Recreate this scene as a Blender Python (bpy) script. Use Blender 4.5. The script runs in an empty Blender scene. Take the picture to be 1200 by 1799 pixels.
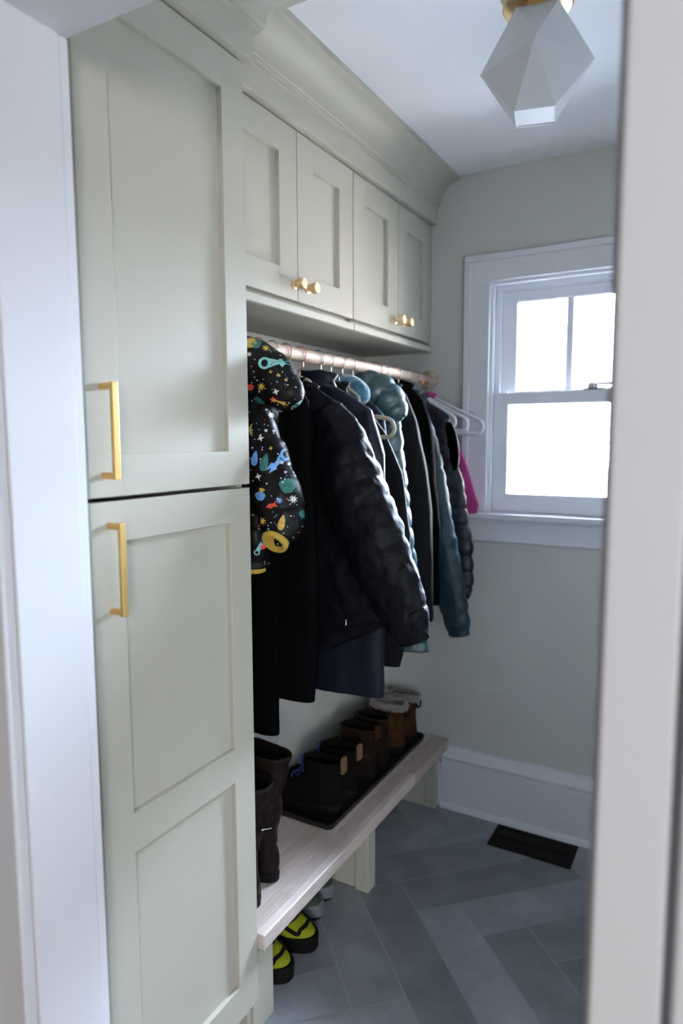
import bpy, bmesh, math, random
from mathutils import Vector, Matrix, noise
from mathutils.bvhtree import BVHTree

random.seed(7)
C = bpy.context.scene.collection
SC = bpy.context.scene
PI = math.pi

# ------------------------------------------------------------------ camera
cam_d = bpy.data.cameras.new('camera')
cam = bpy.data.objects.new('camera', cam_d); C.objects.link(cam); SC.camera = cam
cam_d.sensor_fit = 'VERTICAL'; cam_d.sensor_height = 36.0; cam_d.lens = 1189.0 / 1799 * 36
cam_d.clip_start = 0.02
ROT = Matrix(((0.86871002, -0.05076388, 0.49271282), (0.49531274, 0.09477758, -0.8635291), (-0.00286205, 0.99420332, 0.10747823)))
cam.matrix_world = Matrix.Translation((1.304, -2.476, 1.48)) @ ROT.to_4x4()
cam_d.dof.use_dof = True; cam_d.dof.focus_distance = 1.62; cam_d.dof.aperture_fstop = 2.2

# ------------------------------------------------------------------ world, light, exposure
SC.view_settings.view_transform = 'Standard'; SC.view_settings.look = 'None'
SC.view_settings.gamma = 1.0; SC.view_settings.use_curve_mapping = False
SC.view_settings.exposure = 0.44
SKY_STRENGTH = 290.0
SKY_COL = (0.64, 0.765, 1.0)
GROUND_COL = (0.50, 0.54, 0.62)
wd = bpy.data.worlds.new('overcast_sky'); SC.world = wd; wd.use_nodes = True
nt = wd.node_tree; nt.nodes.clear()
wo = nt.nodes.new('ShaderNodeOutputWorld'); wb = nt.nodes.new('ShaderNodeBackground')
wt = nt.nodes.new('ShaderNodeTexCoord'); ws = nt.nodes.new('ShaderNodeSeparateXYZ'); wr = nt.nodes.new('ShaderNodeValToRGB')
nt.links.new(wt.outputs['Generated'], ws.inputs[0]); nt.links.new(ws.outputs['Z'], wr.inputs[0])
wr.color_ramp.elements[0].position = 0.0; wr.color_ramp.elements[0].color = (*[c * 0.85 for c in SKY_COL], 1)
wr.color_ramp.elements[1].position = 0.8; wr.color_ramp.elements[1].color = (*SKY_COL, 1)
nt.links.new(wr.outputs[0], wb.inputs[0]); wb.inputs[1].default_value = SKY_STRENGTH
nt.links.new(wb.outputs[0], wo.inputs[0])

def portal(name, loc, sx, sy, rot):
    l = bpy.data.lights.new(name, 'AREA'); l.shape = 'RECTANGLE'; l.size = sx; l.size_y = sy
    l.cycles.is_portal = True
    o = bpy.data.objects.new(name, l); C.objects.link(o); o.location = loc; o.rotation_euler = rot
    return o
portal('window_portal', (0.788, 0.16, 1.63), 0.60, 0.90, (-PI / 2, 0, 0))
# winter sun on the ground outside (it stands to the left of the house and does not reach the window itself)
sun = bpy.data.lights.new('sun', 'SUN'); sun.energy = 3300.0; sun.angle = math.radians(2); sun.color = (0.78, 0.88, 1.0)
suno = bpy.data.objects.new('sun', sun); C.objects.link(suno)
suno.rotation_euler = Vector((0.54, 0.02, -0.84)).to_track_quat('-Z', 'Y').to_euler()
# curtained window in the back wall of the hall
hw = bpy.data.lights.new('hall_window_light', 'AREA'); hw.shape = 'RECTANGLE'; hw.size = 0.86; hw.size_y = 1.0
hw.energy = 80.0; hw.color = (0.98, 0.975, 1.0)
hwo = bpy.data.objects.new('hall_window_light', hw); C.objects.link(hwo); hwo.location = (3.15, -5.05, 1.62); hwo.rotation_euler = (PI / 2, 0, 0)

# ------------------------------------------------------------------ materials
def mat(name, col, rough=0.5, metal=0.0, spec=0.5, bump=0.0, bscale=200, var=0.0, vscale=8, sheen=0.0, coat=0.0, trans=0.0, stretch=None, col2=None):
    m = bpy.data.materials.new(name); m.use_nodes = True
    n = m.node_tree; b = n.nodes['Principled BSDF']
    b.inputs['Base Color'].default_value = (*col, 1); b.inputs['Roughness'].default_value = rough
    b.inputs['Metallic'].default_value = metal; b.inputs['Specular IOR Level'].default_value = spec
    if sheen: b.inputs['Sheen Weight'].default_value = sheen; b.inputs['Sheen Roughness'].default_value = 0.4
    if coat: b.inputs['Coat Weight'].default_value = coat
    if trans: b.inputs['Transmission Weight'].default_value = trans
    tc = n.nodes.new('ShaderNodeTexCoord'); src = tc.outputs['Object']
    if stretch:
        mp = n.nodes.new('ShaderNodeMapping'); mp.inputs['Scale'].default_value = stretch
        n.links.new(src, mp.inputs[0]); src = mp.outputs[0]
    if var or col2:
        t = n.nodes.new('ShaderNodeTexNoise'); t.inputs['Scale'].default_value = vscale; t.inputs['Detail'].default_value = 4
        n.links.new(src, t.inputs['Vector'])
        r = n.nodes.new('ShaderNodeValToRGB')
        c2 = col2 or tuple(min(1, c * (1 + var)) for c in col)
        c1 = col if col2 else tuple(c * (1 - var) for c in col)
        r.color_ramp.elements[0].position = 0.3; r.color_ramp.elements[0].color = (*c1, 1)
        r.color_ramp.elements[1].position = 0.7; r.color_ramp.elements[1].color = (*c2, 1)
        n.links.new(t.outputs['Fac'], r.inputs[0]); n.links.new(r.outputs[0], b.inputs['Base Color'])
    if bump:
        t = n.nodes.new('ShaderNodeTexNoise'); t.inputs['Scale'].default_value = bscale; t.inputs['Detail'].default_value = 3
        n.links.new(src, t.inputs['Vector'])
        bp = n.nodes.new('ShaderNodeBump'); bp.inputs['Strength'].default_value = bump; bp.inputs['Distance'].default_value = 0.004
        n.links.new(t.outputs['Fac'], bp.inputs['Height']); n.links.new(bp.outputs[0], b.inputs['Normal'])
    return m

M = {}
M['sage'] = mat('sage_paint', (0.450, 0.427, 0.350), 0.55, spec=0.3, bump=0.02, bscale=350)
M['white'] = mat('white_trim_paint', (0.70, 0.70, 0.725), 0.40)
M['window_white_lit'] = mat('window_paint_lit', (0.84, 0.84, 0.88), 0.35)  # brighter copy of the trim white, the window's glow put into its colour
M['wall'] = mat('wall_paint', (0.56, 0.545, 0.505), 0.6, bump=0.04, bscale=300)
M['ceiling'] = mat('ceiling_paint', (0.87, 0.87, 0.89), 0.8)
M['hall_wall'] = mat('hall_wall_paint', (0.20, 0.20, 0.20), 0.7)
M['hall_ceiling'] = mat('hall_ceiling_paint', (0.45, 0.45, 0.45), 0.8)
M['hall_floor'] = mat('hall_oak_floor', (0.20, 0.13, 0.08), 0.5, var=0.2, vscale=6, stretch=(1, 8, 1))
M['brass'] = mat('brushed_brass', (0.80, 0.52, 0.20), 0.34, metal=1.0, bump=0.05, bscale=600)
M['pale_brass'] = mat('satin_brass', (0.82, 0.60, 0.36), 0.36, metal=1.0)
M['aged_brass'] = mat('aged_brass', (0.55, 0.40, 0.20), 0.38, metal=1.0, var=0.15, vscale=30)
M['steel'] = mat('steel_wire', (0.62, 0.62, 0.64), 0.25, metal=1.0)
M['copper_wire'] = mat('copper_wire', (0.55, 0.28, 0.18), 0.3, metal=1.0)
M['chrome'] = mat('chrome', (0.7, 0.7, 0.7), 0.2, metal=1.0)
M['gap'] = mat('cabinet_interior', (0.10, 0.10, 0.085), 0.8)
M['black_plastic'] = mat('black_plastic', (0.005, 0.0055, 0.007), 0.45, spec=0.35)
M['white_plastic'] = mat('white_plastic', (0.75, 0.76, 0.80), 0.35)
M['beige_velvet'] = mat('beige_velvet', (0.30, 0.26, 0.20), 0.8, sheen=0.2, bump=0.1, bscale=900)
M['orange_tape'] = mat('orange_tape', (0.85, 0.30, 0.03), 0.6)
M['vent'] = mat('bronze_register', (0.006, 0.0045, 0.003), 0.5, spec=0.15, metal=0.3)
M['black_wool'] = mat('black_wool', (0.002, 0.002, 0.0023), 0.85, spec=0.02, bump=0.15, bscale=700)
M['black_shell'] = mat('black_shell', (0.0024, 0.0024, 0.003), 0.7, spec=0.03, bump=0.1, bscale=90)
M['black_nylon'] = mat('black_nylon', (0.003, 0.003, 0.005), 0.50, spec=0.12, bump=0.35, bscale=55, stretch=(1.6, 1.6, 0.8))
M['navy_satin'] = mat('navy_satin', (0.004, 0.0055, 0.013), 0.48, spec=0.2, bump=0.12, bscale=40)
M['navy_cloth'] = mat('navy_cloth', (0.006, 0.007, 0.014), 0.65, spec=0.12, bump=0.12, bscale=300)
M['charcoal_cloth'] = mat('charcoal_cloth', (0.004, 0.004, 0.0052), 0.7, spec=0.12, bump=0.1, bscale=400)
M['blue_plush'] = mat('blue_plush', (0.02, 0.075, 0.13), 0.95, sheen=0.8, bump=0.9, bscale=260, col2=(0.05, 0.17, 0.25), vscale=60)
M['teal_nylon'] = mat('teal_nylon', (0.017, 0.052, 0.062), 0.36, spec=0.8, bump=0.3, bscale=55)
M['dark_teal_nylon'] = mat('dark_teal_nylon', (0.010, 0.030, 0.042), 0.42, spec=0.35, bump=0.3, bscale=55)
M['navy_nylon'] = mat('navy_nylon', (0.008, 0.008, 0.015), 0.36, spec=0.35, bump=0.35, bscale=55)
M['pink_fleece'] = mat('pink_fleece', (0.36, 0.035, 0.17), 0.95, sheen=0.6, bump=0.9, bscale=220)
M['print_black'] = mat('print_black_nylon', (0.005, 0.0046, 0.0046), 0.42, spec=0.15, bump=0.3, bscale=60)
for k, c in dict(gold=(0.50, 0.33, 0.055), white=(0.62, 0.58, 0.54), red=(0.62, 0.055, 0.03), aqua=(0.20, 0.48, 0.46), blue=(0.12, 0.30, 0.62), green=(0.02, 0.135, 0.115)).items():
    M['ink_' + k] = mat('print_ink_' + k, c, 0.55, var=0.12, vscale=90)
M['yellow_rib'] = mat('mustard_ribbing', (0.46, 0.30, 0.045), 0.85, bump=0.5, bscale=300)
M['brown_leather'] = mat('dark_brown_leather', (0.0085, 0.0042, 0.003), 0.55, spec=0.15, bump=0.4, bscale=70, var=0.25, vscale=18)
M['mid_brown_leather'] = mat('brown_leather', (0.011, 0.005, 0.003), 0.55, spec=0.12, bump=0.3, bscale=80, var=0.25, vscale=20)
M['tan_leather'] = mat('tan_leather', (0.042, 0.017, 0.005), 0.6, spec=0.1, bump=0.3, bscale=80, var=0.2, vscale=20)
M['tan_tab'] = mat('tan_tab', (0.16, 0.085, 0.035), 0.7)
M['cream_fleece'] = mat('cream_fleece', (0.20, 0.17, 0.155), 0.95, sheen=0.5, bump=1.0, bscale=180)
M['black_suede'] = mat('black_suede', (0.005, 0.0045, 0.004), 0.8, spec=0.05, bump=0.3, bscale=200)
M['rubber'] = mat('black_rubber', (0.004, 0.004, 0.004), 0.6, spec=0.15, bump=0.2, bscale=150)
M['tan_rubber'] = mat('tan_rubber', (0.30, 0.25, 0.18), 0.7)
M['blue_lace'] = mat('blue_lace', (0.015, 0.05, 0.18), 0.7)
M['dark_lace'] = mat('dark_lace', (0.02, 0.015, 0.012), 0.8)
M['lime'] = mat('lime_mesh', (0.27, 0.28, 0.008), 0.65, spec=0.2, bump=0.5, bscale=260)
M['olive'] = mat('olive_canvas', (0.03, 0.042, 0.028), 0.8, bump=0.2, bscale=400)
M['grey_rubber'] = mat('grey_rubber', (0.13, 0.135, 0.145), 0.6)
M['lining'] = mat('shoe_lining', (0.006,0.005,0.005), 0.95, spec=0.05)
M['pale_wood'] = mat('pale_dowel_wood', (0.46, 0.34, 0.26), 0.5, spec=0.3, var=0.14, vscale=14, stretch=(6, 1, 6))
M['wood_dark'] = mat('rosette_wood', (0.46, 0.33, 0.23), 0.5, var=0.18, vscale=16, stretch=(1, 1, 6))
M['brick'] = mat('house_brick', (0.30, 0.24, 0.20), 0.9, var=0.2, vscale=6)
M['shingle'] = mat('roof_shingle', (0.34, 0.34, 0.35), 0.9, var=0.25, vscale=3, stretch=(1, 8, 8))
M['snow'] = mat('pale_ground', (0.80, 0.80, 0.82), 0.9, var=0.1)
M['dark_glass'] = mat('house_glass', (0.12, 0.12, 0.13), 0.2)

def glass_mat():
    m = bpy.data.materials.new('window_glass'); m.use_nodes = True; n = m.node_tree; n.nodes.clear()
    o = n.nodes.new('ShaderNodeOutputMaterial'); mx = n.nodes.new('ShaderNodeMixShader'); t = n.nodes.new('ShaderNodeBsdfTransparent')
    g = n.nodes.new('ShaderNodeBsdfGlossy'); f = n.nodes.new('ShaderNodeFresnel'); g.inputs['Roughness'].default_value = 0.02
    t.inputs[0].default_value = (0.96, 0.98, 0.97, 1); f.inputs[0].default_value = 1.3
    n.links.new(f.outputs[0], mx.inputs[0]); n.links.new(t.outputs[0], mx.inputs[1]); n.links.new(g.outputs[0], mx.inputs[2]); n.links.new(mx.outputs[0], o.inputs[0])
    return m
M['glass'] = glass_mat()

def frosted_mat():
    m = bpy.data.materials.new('frosted_white_glass'); m.use_nodes = True; n = m.node_tree
    b = n.nodes['Principled BSDF']; o = n.nodes['Material Output']
    b.inputs['Base Color'].default_value = (0.90, 0.90, 0.90, 1); b.inputs['Roughness'].default_value = 0.45
    t = n.nodes.new('ShaderNodeBsdfTranslucent'); t.inputs[0].default_value = (0.92, 0.91, 0.92, 1)
    mx = n.nodes.new('ShaderNodeMixShader'); mx.inputs[0].default_value = 0.38
    n.links.new(b.outputs[0], mx.inputs[1]); n.links.new(t.outputs[0], mx.inputs[2]); n.links.new(mx.outputs[0], o.inputs[0])
    return m
M['frosted'] = frosted_mat()

def butcher_mat():
    m = bpy.data.materials.new('butcher_block'); m.use_nodes = True; n = m.node_tree; b = n.nodes['Principled BSDF']
    b.inputs['Roughness'].default_value = 0.36
    tc = n.nodes.new('ShaderNodeTexCoord'); sp = n.nodes.new('ShaderNodeSeparateXYZ'); cb = n.nodes.new('ShaderNodeCombineXYZ')
    n.links.new(tc.outputs['Object'], sp.inputs[0]); n.links.new(sp.outputs['Y'], cb.inputs[0]); n.links.new(sp.outputs['X'], cb.inputs[1])
    br = n.nodes.new('ShaderNodeTexBrick'); n.links.new(cb.outputs[0], br.inputs['Vector'])
    br.inputs['Scale'].default_value = 1.0; br.inputs['Brick Width'].default_value = 0.46; br.inputs['Row Height'].default_value = 0.043
    br.inputs['Mortar Size'].default_value = 0.0; br.offset = 0.37; br.inputs['Bias'].default_value = 0.0
    br.inputs['Color1'].default_value = (0.44, 0.345, 0.30, 1); br.inputs['Color2'].default_value = (0.60, 0.505, 0.455, 1); br.inputs['Mortar'].default_value = (0.4, 0.3, 0.25, 1)
    mp = n.nodes.new('ShaderNodeMapping'); mp.inputs['Scale'].default_value = (30, 3, 30); n.links.new(tc.outputs['Object'], mp.inputs[0])
    ns = n.nodes.new('ShaderNodeTexNoise'); ns.inputs['Scale'].default_value = 4; ns.inputs['Detail'].default_value = 6; n.links.new(mp.outputs[0], ns.inputs['Vector'])
    mr = n.nodes.new('ShaderNodeMapRange'); mr.inputs[1].default_value = 0.25; mr.inputs[2].default_value = 0.75; mr.inputs[3].default_value = 0.82; mr.inputs[4].default_value = 1.1
    n.links.new(ns.outputs['Fac'], mr.inputs[0])
    mu = n.nodes.new('ShaderNodeVectorMath'); mu.operation = 'SCALE'
    n.links.new(br.outputs['Color'], mu.inputs[0]); n.links.new(mr.outputs[0], mu.inputs['Scale']); n.links.new(mu.outputs[0], b.inputs['Base Color'])
    return m
M['butcher'] = butcher_mat()

def tile_mat():
    m = bpy.data.materials.new('grey_porcelain_tile'); m.use_nodes = True; n = m.node_tree; b = n.nodes['Principled BSDF']
    at = n.nodes.new('ShaderNodeAttribute'); at.attribute_name = 'tone'
    tc = n.nodes.new('ShaderNodeTexCoord')
    ns = n.nodes.new('ShaderNodeTexNoise'); ns.inputs['Scale'].default_value = 7; ns.inputs['Detail'].default_value = 7; ns.inputs['Roughness'].default_value = 0.6
    ad = n.nodes.new('ShaderNodeVectorMath'); ad.operation = 'MULTIPLY_ADD'; ad.inputs[1].default_value = (9, 9, 9)
    n.links.new(at.outputs['Color'], ad.inputs[0]); n.links.new(tc.outputs['Object'], ad.inputs[2]); n.links.new(ad.outputs[0], ns.inputs['Vector'])
    r = n.nodes.new('ShaderNodeValToRGB'); r.color_ramp.elements[0].position = 0.25; r.color_ramp.elements[0].color = (0.165, 0.17, 0.187, 1)
    r.color_ramp.elements[1].position = 0.75; r.color_ramp.elements[1].color = (0.285, 0.29, 0.318, 1); n.links.new(ns.outputs['Fac'], r.inputs[0])
    mr = n.nodes.new('ShaderNodeMapRange'); mr.inputs[3].default_value = 0.62; mr.inputs[4].default_value = 1.25
    sx = n.nodes.new('ShaderNodeSeparateXYZ'); n.links.new(at.outputs['Color'], sx.inputs[0]); n.links.new(sx.outputs[0], mr.inputs[0])
    mu = n.nodes.new('ShaderNodeVectorMath'); mu.operation = 'SCALE'; n.links.new(r.outputs[0], mu.inputs[0]); n.links.new(mr.outputs[0], mu.inputs['Scale'])
    n.links.new(mu.outputs[0], b.inputs['Base Color']); b.inputs['Roughness'].default_value = 0.34
    bp = n.nodes.new('ShaderNodeBump'); bp.inputs['Strength'].default_value = 0.08; bp.inputs['Distance'].default_value = 0.003
    n.links.new(ns.outputs['Fac'], bp.inputs['Height']); n.links.new(bp.outputs[0], b.inputs['Normal'])
    return m
M['tile'] = tile_mat()
M['grout'] = mat('pale_grout', (0.27, 0.27, 0.28), 0.8)

# ------------------------------------------------------------------ mesh helpers
class MB:
    def __init__(s): s.v = []; s.f = []; s.m = []; s.sm = []
    def add(s, vs, fs, mi=0, sm=True):
        o = len(s.v); s.v += [tuple(p) for p in vs]
        for f in fs: s.f.append([i + o for i in f]); s.m.append(mi); s.sm.append(sm)
        return s
    def box(s, x0, x1, y0, y1, z0, z1, bev=0.0, mi=0, seg=1):
        bm = bmesh.new(); bmesh.ops.create_cube(bm, size=1.0)
        for v in bm.verts: v.co = Vector((x0 + (v.co.x + .5) * (x1 - x0), y0 + (v.co.y + .5) * (y1 - y0), z0 + (v.co.z + .5) * (z1 - z0)))
        if bev: bmesh.ops.bevel(bm, geom=list(bm.edges), offset=bev, segments=seg, affect='EDGES', profile=0.5)
        bm.verts.index_update()
        s.add([v.co for v in bm.verts], [[v.index for v in f.verts] for f in bm.faces], mi, False); bm.free(); return s
    def loft(s, rings, cap0=True, cap1=True, mi=0):
        n = len(rings[0]); vs = [p for r in rings for p in r]; fs = []
        for i in range(len(rings) - 1):
            for j in range(n):
                k = (j + 1) % n; fs.append([i * n + j, i * n + k, (i + 1) * n + k, (i + 1) * n + j])
        if cap0: fs.append(list(range(n))[::-1])
        if cap1: fs.append([(len(rings) - 1) * n + j for j in range(n)])
        return s.add(vs, fs, mi)
    def tube(s, path, r, seg=16, closed=False, mi=0):
        P = [Vector(p) for p in path]; n = len(P); rings = []; up = None
        for i in range(n):
            a = P[i - 1] if (i or closed) else P[0]; b = P[(i + 1) % n] if (i < n - 1 or closed) else P[-1]
            t = (b - a).normalized()
            if up is None: up = t.orthogonal().normalized()
            up = (up - t * up.dot(t)).normalized(); sd = t.cross(up)
            rr = r[i] if isinstance(r, (list, tuple)) else r
            rings.append([P[i] + (up * math.cos(2 * PI * k / seg) + sd * math.sin(2 * PI * k / seg)) * rr for k in range(seg)])
        if closed:
            vs = [p for q in rings for p in q]; fs = []
            # find the twist that best joins last ring to first
            best = min(range(seg), key=lambda o: (rings[-1][0] - rings[0][o]).length)
            for i in range(n):
                for j in range(seg):
                    k = (j + 1) % seg
                    if i < n - 1: fs.append([i * seg + j, i * seg + k, (i + 1) * seg + k, (i + 1) * seg + j])
                    else: fs.append([i * seg + j, i * seg + k, (k + best) % seg, (j + best) % seg])
            return s.add(vs, fs, mi)
        return s.loft(rings, mi=mi)
    def lathe(s, prof, c, axis='Z', seg=32, mi=0):
        rings = []
        for r, h in prof:
            ring = []
            for k in range(seg):
                a = 2 * PI * k / seg; u, v = r * math.cos(a), r * math.sin(a)
                ring.append({'Z': (c[0] + u, c[1] + v, c[2] + h), 'X': (c[0] + h, c[1] + u, c[2] + v), 'Y': (c[0] + v, c[1] + h, c[2] + u)}[axis])
            rings.append(ring)
        return s.loft(rings, mi=mi)
    def obj(s, name, mats, parent=None, sharp=28, smooth=True):
        me = bpy.data.meshes.new(name); me.from_pydata(s.v, [], s.f)
        if not isinstance(mats, (list, tuple)): mats = [mats]
        for m in mats: me.materials.append(m)
        me.polygons.foreach_set('material_index', s.m)
        bm = bmesh.new(); bm.from_mesh(me); bmesh.ops.recalc_face_normals(bm, faces=bm.faces); bm.to_mesh(me); bm.free()
        if smooth and sharp: me.set_sharp_from_angle(angle=math.radians(sharp))
        me.polygons.foreach_set('use_smooth', [smooth and q for q in s.sm])
        me.update()
        o = bpy.data.objects.new(name, me); C.objects.link(o)
        if parent is not None:
            off = Vector((0, 0, 0)); p = parent
            while p is not None: off += Vector(p.location); p = p.parent
            me.transform(Matrix.Translation(-off)); o.parent = parent
        return o

def tag(o, label, cat, group=None):
    o['label'] = label; o['category'] = cat
    if group: o['group'] = group
    return o
def thing(name, label, cat, loc, group=None):
    o = bpy.data.objects.new(name, None); C.objects.link(o); o.location = loc; o.empty_display_size = 0.05
    return tag(o, label, cat, group)
def struct(mb, name, mats, **k):
    o = mb.obj(name, mats, **k); o['kind'] = 'structure'; return o
def lerp(a, b, t): return a + (b - a) * t
def interp(tab, x):
    """piecewise smooth-ish interpolation of a table [(x, y...)] sorted descending or ascending"""
    t = sorted(tab)
    if x <= t[0][0]: return list(t[0][1:])
    if x >= t[-1][0]: return list(t[-1][1:])
    for a, b in zip(t, t[1:]):
        if a[0] <= x <= b[0]:
            u = (x - a[0]) / (b[0] - a[0]); return [lerp(p, q, u) for p, q in zip(a[1:], b[1:])]
def catmull(P, n):
    P = [Vector(p) for p in P]; out = []
    Q = [P[0] * 2 - P[1]] + P + [P[-1] * 2 - P[-2]]
    for i in range(1, len(Q) - 2):
        for k in range(n):
            t = k / n; a, b, c, d = Q[i - 1], Q[i], Q[i + 1], Q[i + 2]
            out.append(0.5 * ((2 * b) + (c - a) * t + (2 * a - 5 * b + 4 * c - d) * t * t + (3 * b - a - 3 * c + d) * t ** 3))
    out.append(P[-1]); return out
def N(x, y, z): return noise.noise(Vector((x, y, z)))
def fbm(x, y, z): return N(x, y, z) + 0.5 * N(2.1 * x, 2.1 * y, 2.1 * z) + 0.25 * N(4.3 * x, 4.3 * y, 4.3 * z)

# ------------------------------------------------------------------ room shell
CEIL = 2.439; FY = -1.74; HY = -1.873; RX = 1.62
XJ, XR, HEAD = 0.418, 1.214, 2.072
WX0, WX1, WZ0, WZ1 = 0.521, 1.055, 1.205, 2.047        # window opening

# herringbone tile floor
def floor_mesh():
    w, g = 0.15, 0.0022; u0, v0 = 0.07, -0.972; s2 = math.sqrt(0.5)
    mb = MB(); tones = []
    def xy(u, v): return ((u - v) * s2, (u + v) * s2)
    def poly(pts):
        # clip to the room rectangle
        for ax, val, sg in ((0, -0.05, 1), (0, RX + 0.05, -1), (1, FY - 0.06, 1), (1, 0.05, -1)):
            out = []
            for i in range(len(pts)):
                a, b = pts[i], pts[(i + 1) % len(pts)]; da, db = sg * (a[ax] - val), sg * (b[ax] - val)
                if da >= 0: out.append(a)
                if da * db < 0: t = da / (da - db); out.append(tuple(lerp(p, q, t) for p, q in zip(a, b)))
            pts = out
            if not pts: return None
        return pts
    rng = random.Random(3)
    for i in range(-18, 18):
        for j in range(-18, 18):
            h = (i + j) % 8
            # horizontal tile starts where h == 0 (four cells along u), vertical starts where h == 4 (four cells along v)
            if h == 0: r = (i, i + 4, j, j + 1)
            elif h == 4: r = (i, i + 1, j, j + 4)
            else: continue
            a, b, c, d = u0 + r[0] * w + g, u0 + r[1] * w - g, v0 + r[2] * w + g, v0 + r[3] * w - g
            p = poly([xy(a, c), xy(b, c), xy(b, d), xy(a, d)])
            tone = rng.random()
            if p and len(p) > 2:
                mb.add([(x, y, 0) for x, y in p], [list(range(len(p)))], 0); tones.append((tone, len(p)))
    mb.add([(-0.05, FY - 0.06, -0.0015), (RX + 0.05, FY - 0.06, -0.0015), (RX + 0.05, 0.05, -0.0015), (-0.05, 0.05, -0.0015)], [[0, 1, 2, 3]], 1); tones.append((0.5, 4))
    # thickness
    mb.box(-0.05, RX + 0.05, FY - 0.06, 0.05, -0.10, -0.002, 0, 1); nb = len(mb.f)
    o = struct(mb, 'floor', [M['tile'], M['grout']], smooth=False)
    me = o.data; at = me.color_attributes.new('tone', 'FLOAT_COLOR', 'CORNER')
    vals = []
    for k, p in enumerate(me.polygons):
        t = tones[k][0] if k < len(tones) else 0.5
        vals += [t, (t * 7.3) % 1, (t * 13.7) % 1, 1.0] * p.loop_total
    at.data.foreach_set('color', vals)
floor_mesh()

struct(MB().box(-0.15, RX + 0.15, FY - 0.15, 0.15, CEIL, CEIL + 0.1), 'ceiling', M['ceiling'])
struct(MB().box(-0.12, 0.0, FY, 0.13, 0, CEIL), 'wall_left', M['wall'])
struct(MB().box(RX, RX + 0.12, FY, 0.13, 0, CEIL), 'wall_right', M['wall'])
wb_ = MB()
for x0, x1, z0, z1 in ((0, WX0 - 0.012, 0, CEIL), (WX1 + 0.012, RX, 0, CEIL), (WX0 - 0.012, WX1 + 0.012, 0, WZ0 - 0.02), (WX0 - 0.012, WX1 + 0.012, WZ1 + 0.012, CEIL)):
    wb_.box(x0, x1, 0.0, 0.13, z0, z1)
struct(wb_, 'wall_back', M['wall'])
wf = MB()
for x0, x1, z0, z1 in ((-1.6, XJ - 0.02, 0, CEIL), (XR + 0.02, 3.6, 0, CEIL), (XJ - 0.02, XR + 0.02, HEAD + 0.02, CEIL)):
    wf.box(x0, x1, HY, FY - 0.0, z0, z1)
struct(wf, 'wall_front', M['wall'])

# doorway: jamb, hall-side casing, room-side casing
dj = MB()
dj.box(XJ - 0.02, XJ, HY, FY - 0.017, 0, HEAD + 0.02, 0.0015).box(XR, XR + 0.02, HY, FY - 0.017, 0, HEAD + 0.02, 0.0015).box(XJ - 0.02, XR + 0.02, HY, FY - 0.017, HEAD, HEAD + 0.02, 0.0015)
door = struct(dj, 'door_1', M['white'])
dc = MB()
for xa, xb in ((XJ - 0.004 - 0.066, XJ - 0.004), (XR + 0.007, XR + 0.064)):
    dc.box(xa, xb, HY - 0.022, HY, 0, HEAD + 0.06, 0.003, seg=2)
for xa, xb in ((XJ - 0.004 - 0.092, XJ - 0.004 - 0.072), (XR + 0.072, XR + 0.094)):
    dc.box(xa, xb, HY - 0.032, HY, 0, HEAD + 0.09, 0.004, seg=2)
dc.box(XJ - 0.096, XR + 0.094, HY - 0.018, HY, 0, HEAD + 0.004, 0) if False else None
dc.box(XJ - 0.074, XJ - 0.068, HY - 0.008, HY, 0, HEAD + 0.06).box(XR + 0.062, XR + 0.074, HY - 0.008, HY, 0, HEAD + 0.06)
dc.box(XJ - 0.070, XR + 0.064, HY - 0.022, HY, HEAD + 0.004, HEAD + 0.07, 0.003, seg=2)
dc.box(XJ - 0.096, XR + 0.094, HY - 0.032, HY, HEAD + 0.074, HEAD + 0.094, 0.004, seg=2)
struct(dc, 'trim_1', M['white'])
dr = MB()
dr.box(XR + 0.003, XR + 0.083, FY - 0.017, FY + 0.004, 0, HEAD + 0.08, 0.002).box(XJ - 0.083, XR + 0.083, FY - 0.017, FY + 0.002, HEAD + 0.003, HEAD + 0.083, 0.002).box(XJ - 0.06, XJ - 0.003, FY - 0.017, FY + 0.002, 0, HEAD + 0.003, 0.002)
struct(dr, 'trim_2', M['white'])

# hall behind the camera
struct(MB().box(-1.6, 3.6, -5.2, FY - 0.06, -0.10, -0.0), 'floor_hall', M['hall_floor'])
struct(MB().box(-1.6, 3.6, -5.2, FY - 0.05, CEIL, CEIL + 0.1), 'ceiling_hall', M['hall_ceiling'])
struct(MB().box(-1.7, -1.6, -5.2, HY, 0, CEIL), 'wall_hall_left', M['hall_wall'])
hb = MB().box(-1.7, 3.7, -5.2, -5.08, 0, CEIL)
struct(hb, 'wall_hall_back', M['hall_wall'])
hr = MB().box(3.6, 3.72, -5.2, HY, 0, CEIL)
struct(hr, 'wall_hall_right', M['hall_wall'])

# baseboards
def baseboard(name, pts_fn, length):
    pass
bb = MB()
bb.box(0.36, RX, -0.016, 0.0, 0, 0.2035, 0.002).box(0.36, RX, -0.008, 0.0, 0.203, 0.210)
prof = [(0, 0.2085), (-0.023, 0.2085), (-0.024, 0.216), (-0.019, 0.226), (-0.013, 0.240), (-0.012, 0.255), (0, 0.257)]
bb.loft([[(x, y, z) for y, z in prof] for x in (0.36, RX)])
shoe = [(-0.016, 0), (-0.031, 0), (-0.030, 0.008), (-0.026, 0.015), (-0.016, 0.020)]
bb.loft([[(x, y, z) for y, z in shoe] for x in (0.36, RX)])
struct(bb, 'baseboard_back', M['white'])
bl = MB().box(0.0, 0.016, -1.24, 0.0, 0, 0.18, 0.002).box(0.0, 0.36, -0.016, 0, 0, 0.18, 0.002)
struct(bl, 'baseboard_left', M['white'])

# window
win = MB()
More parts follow.
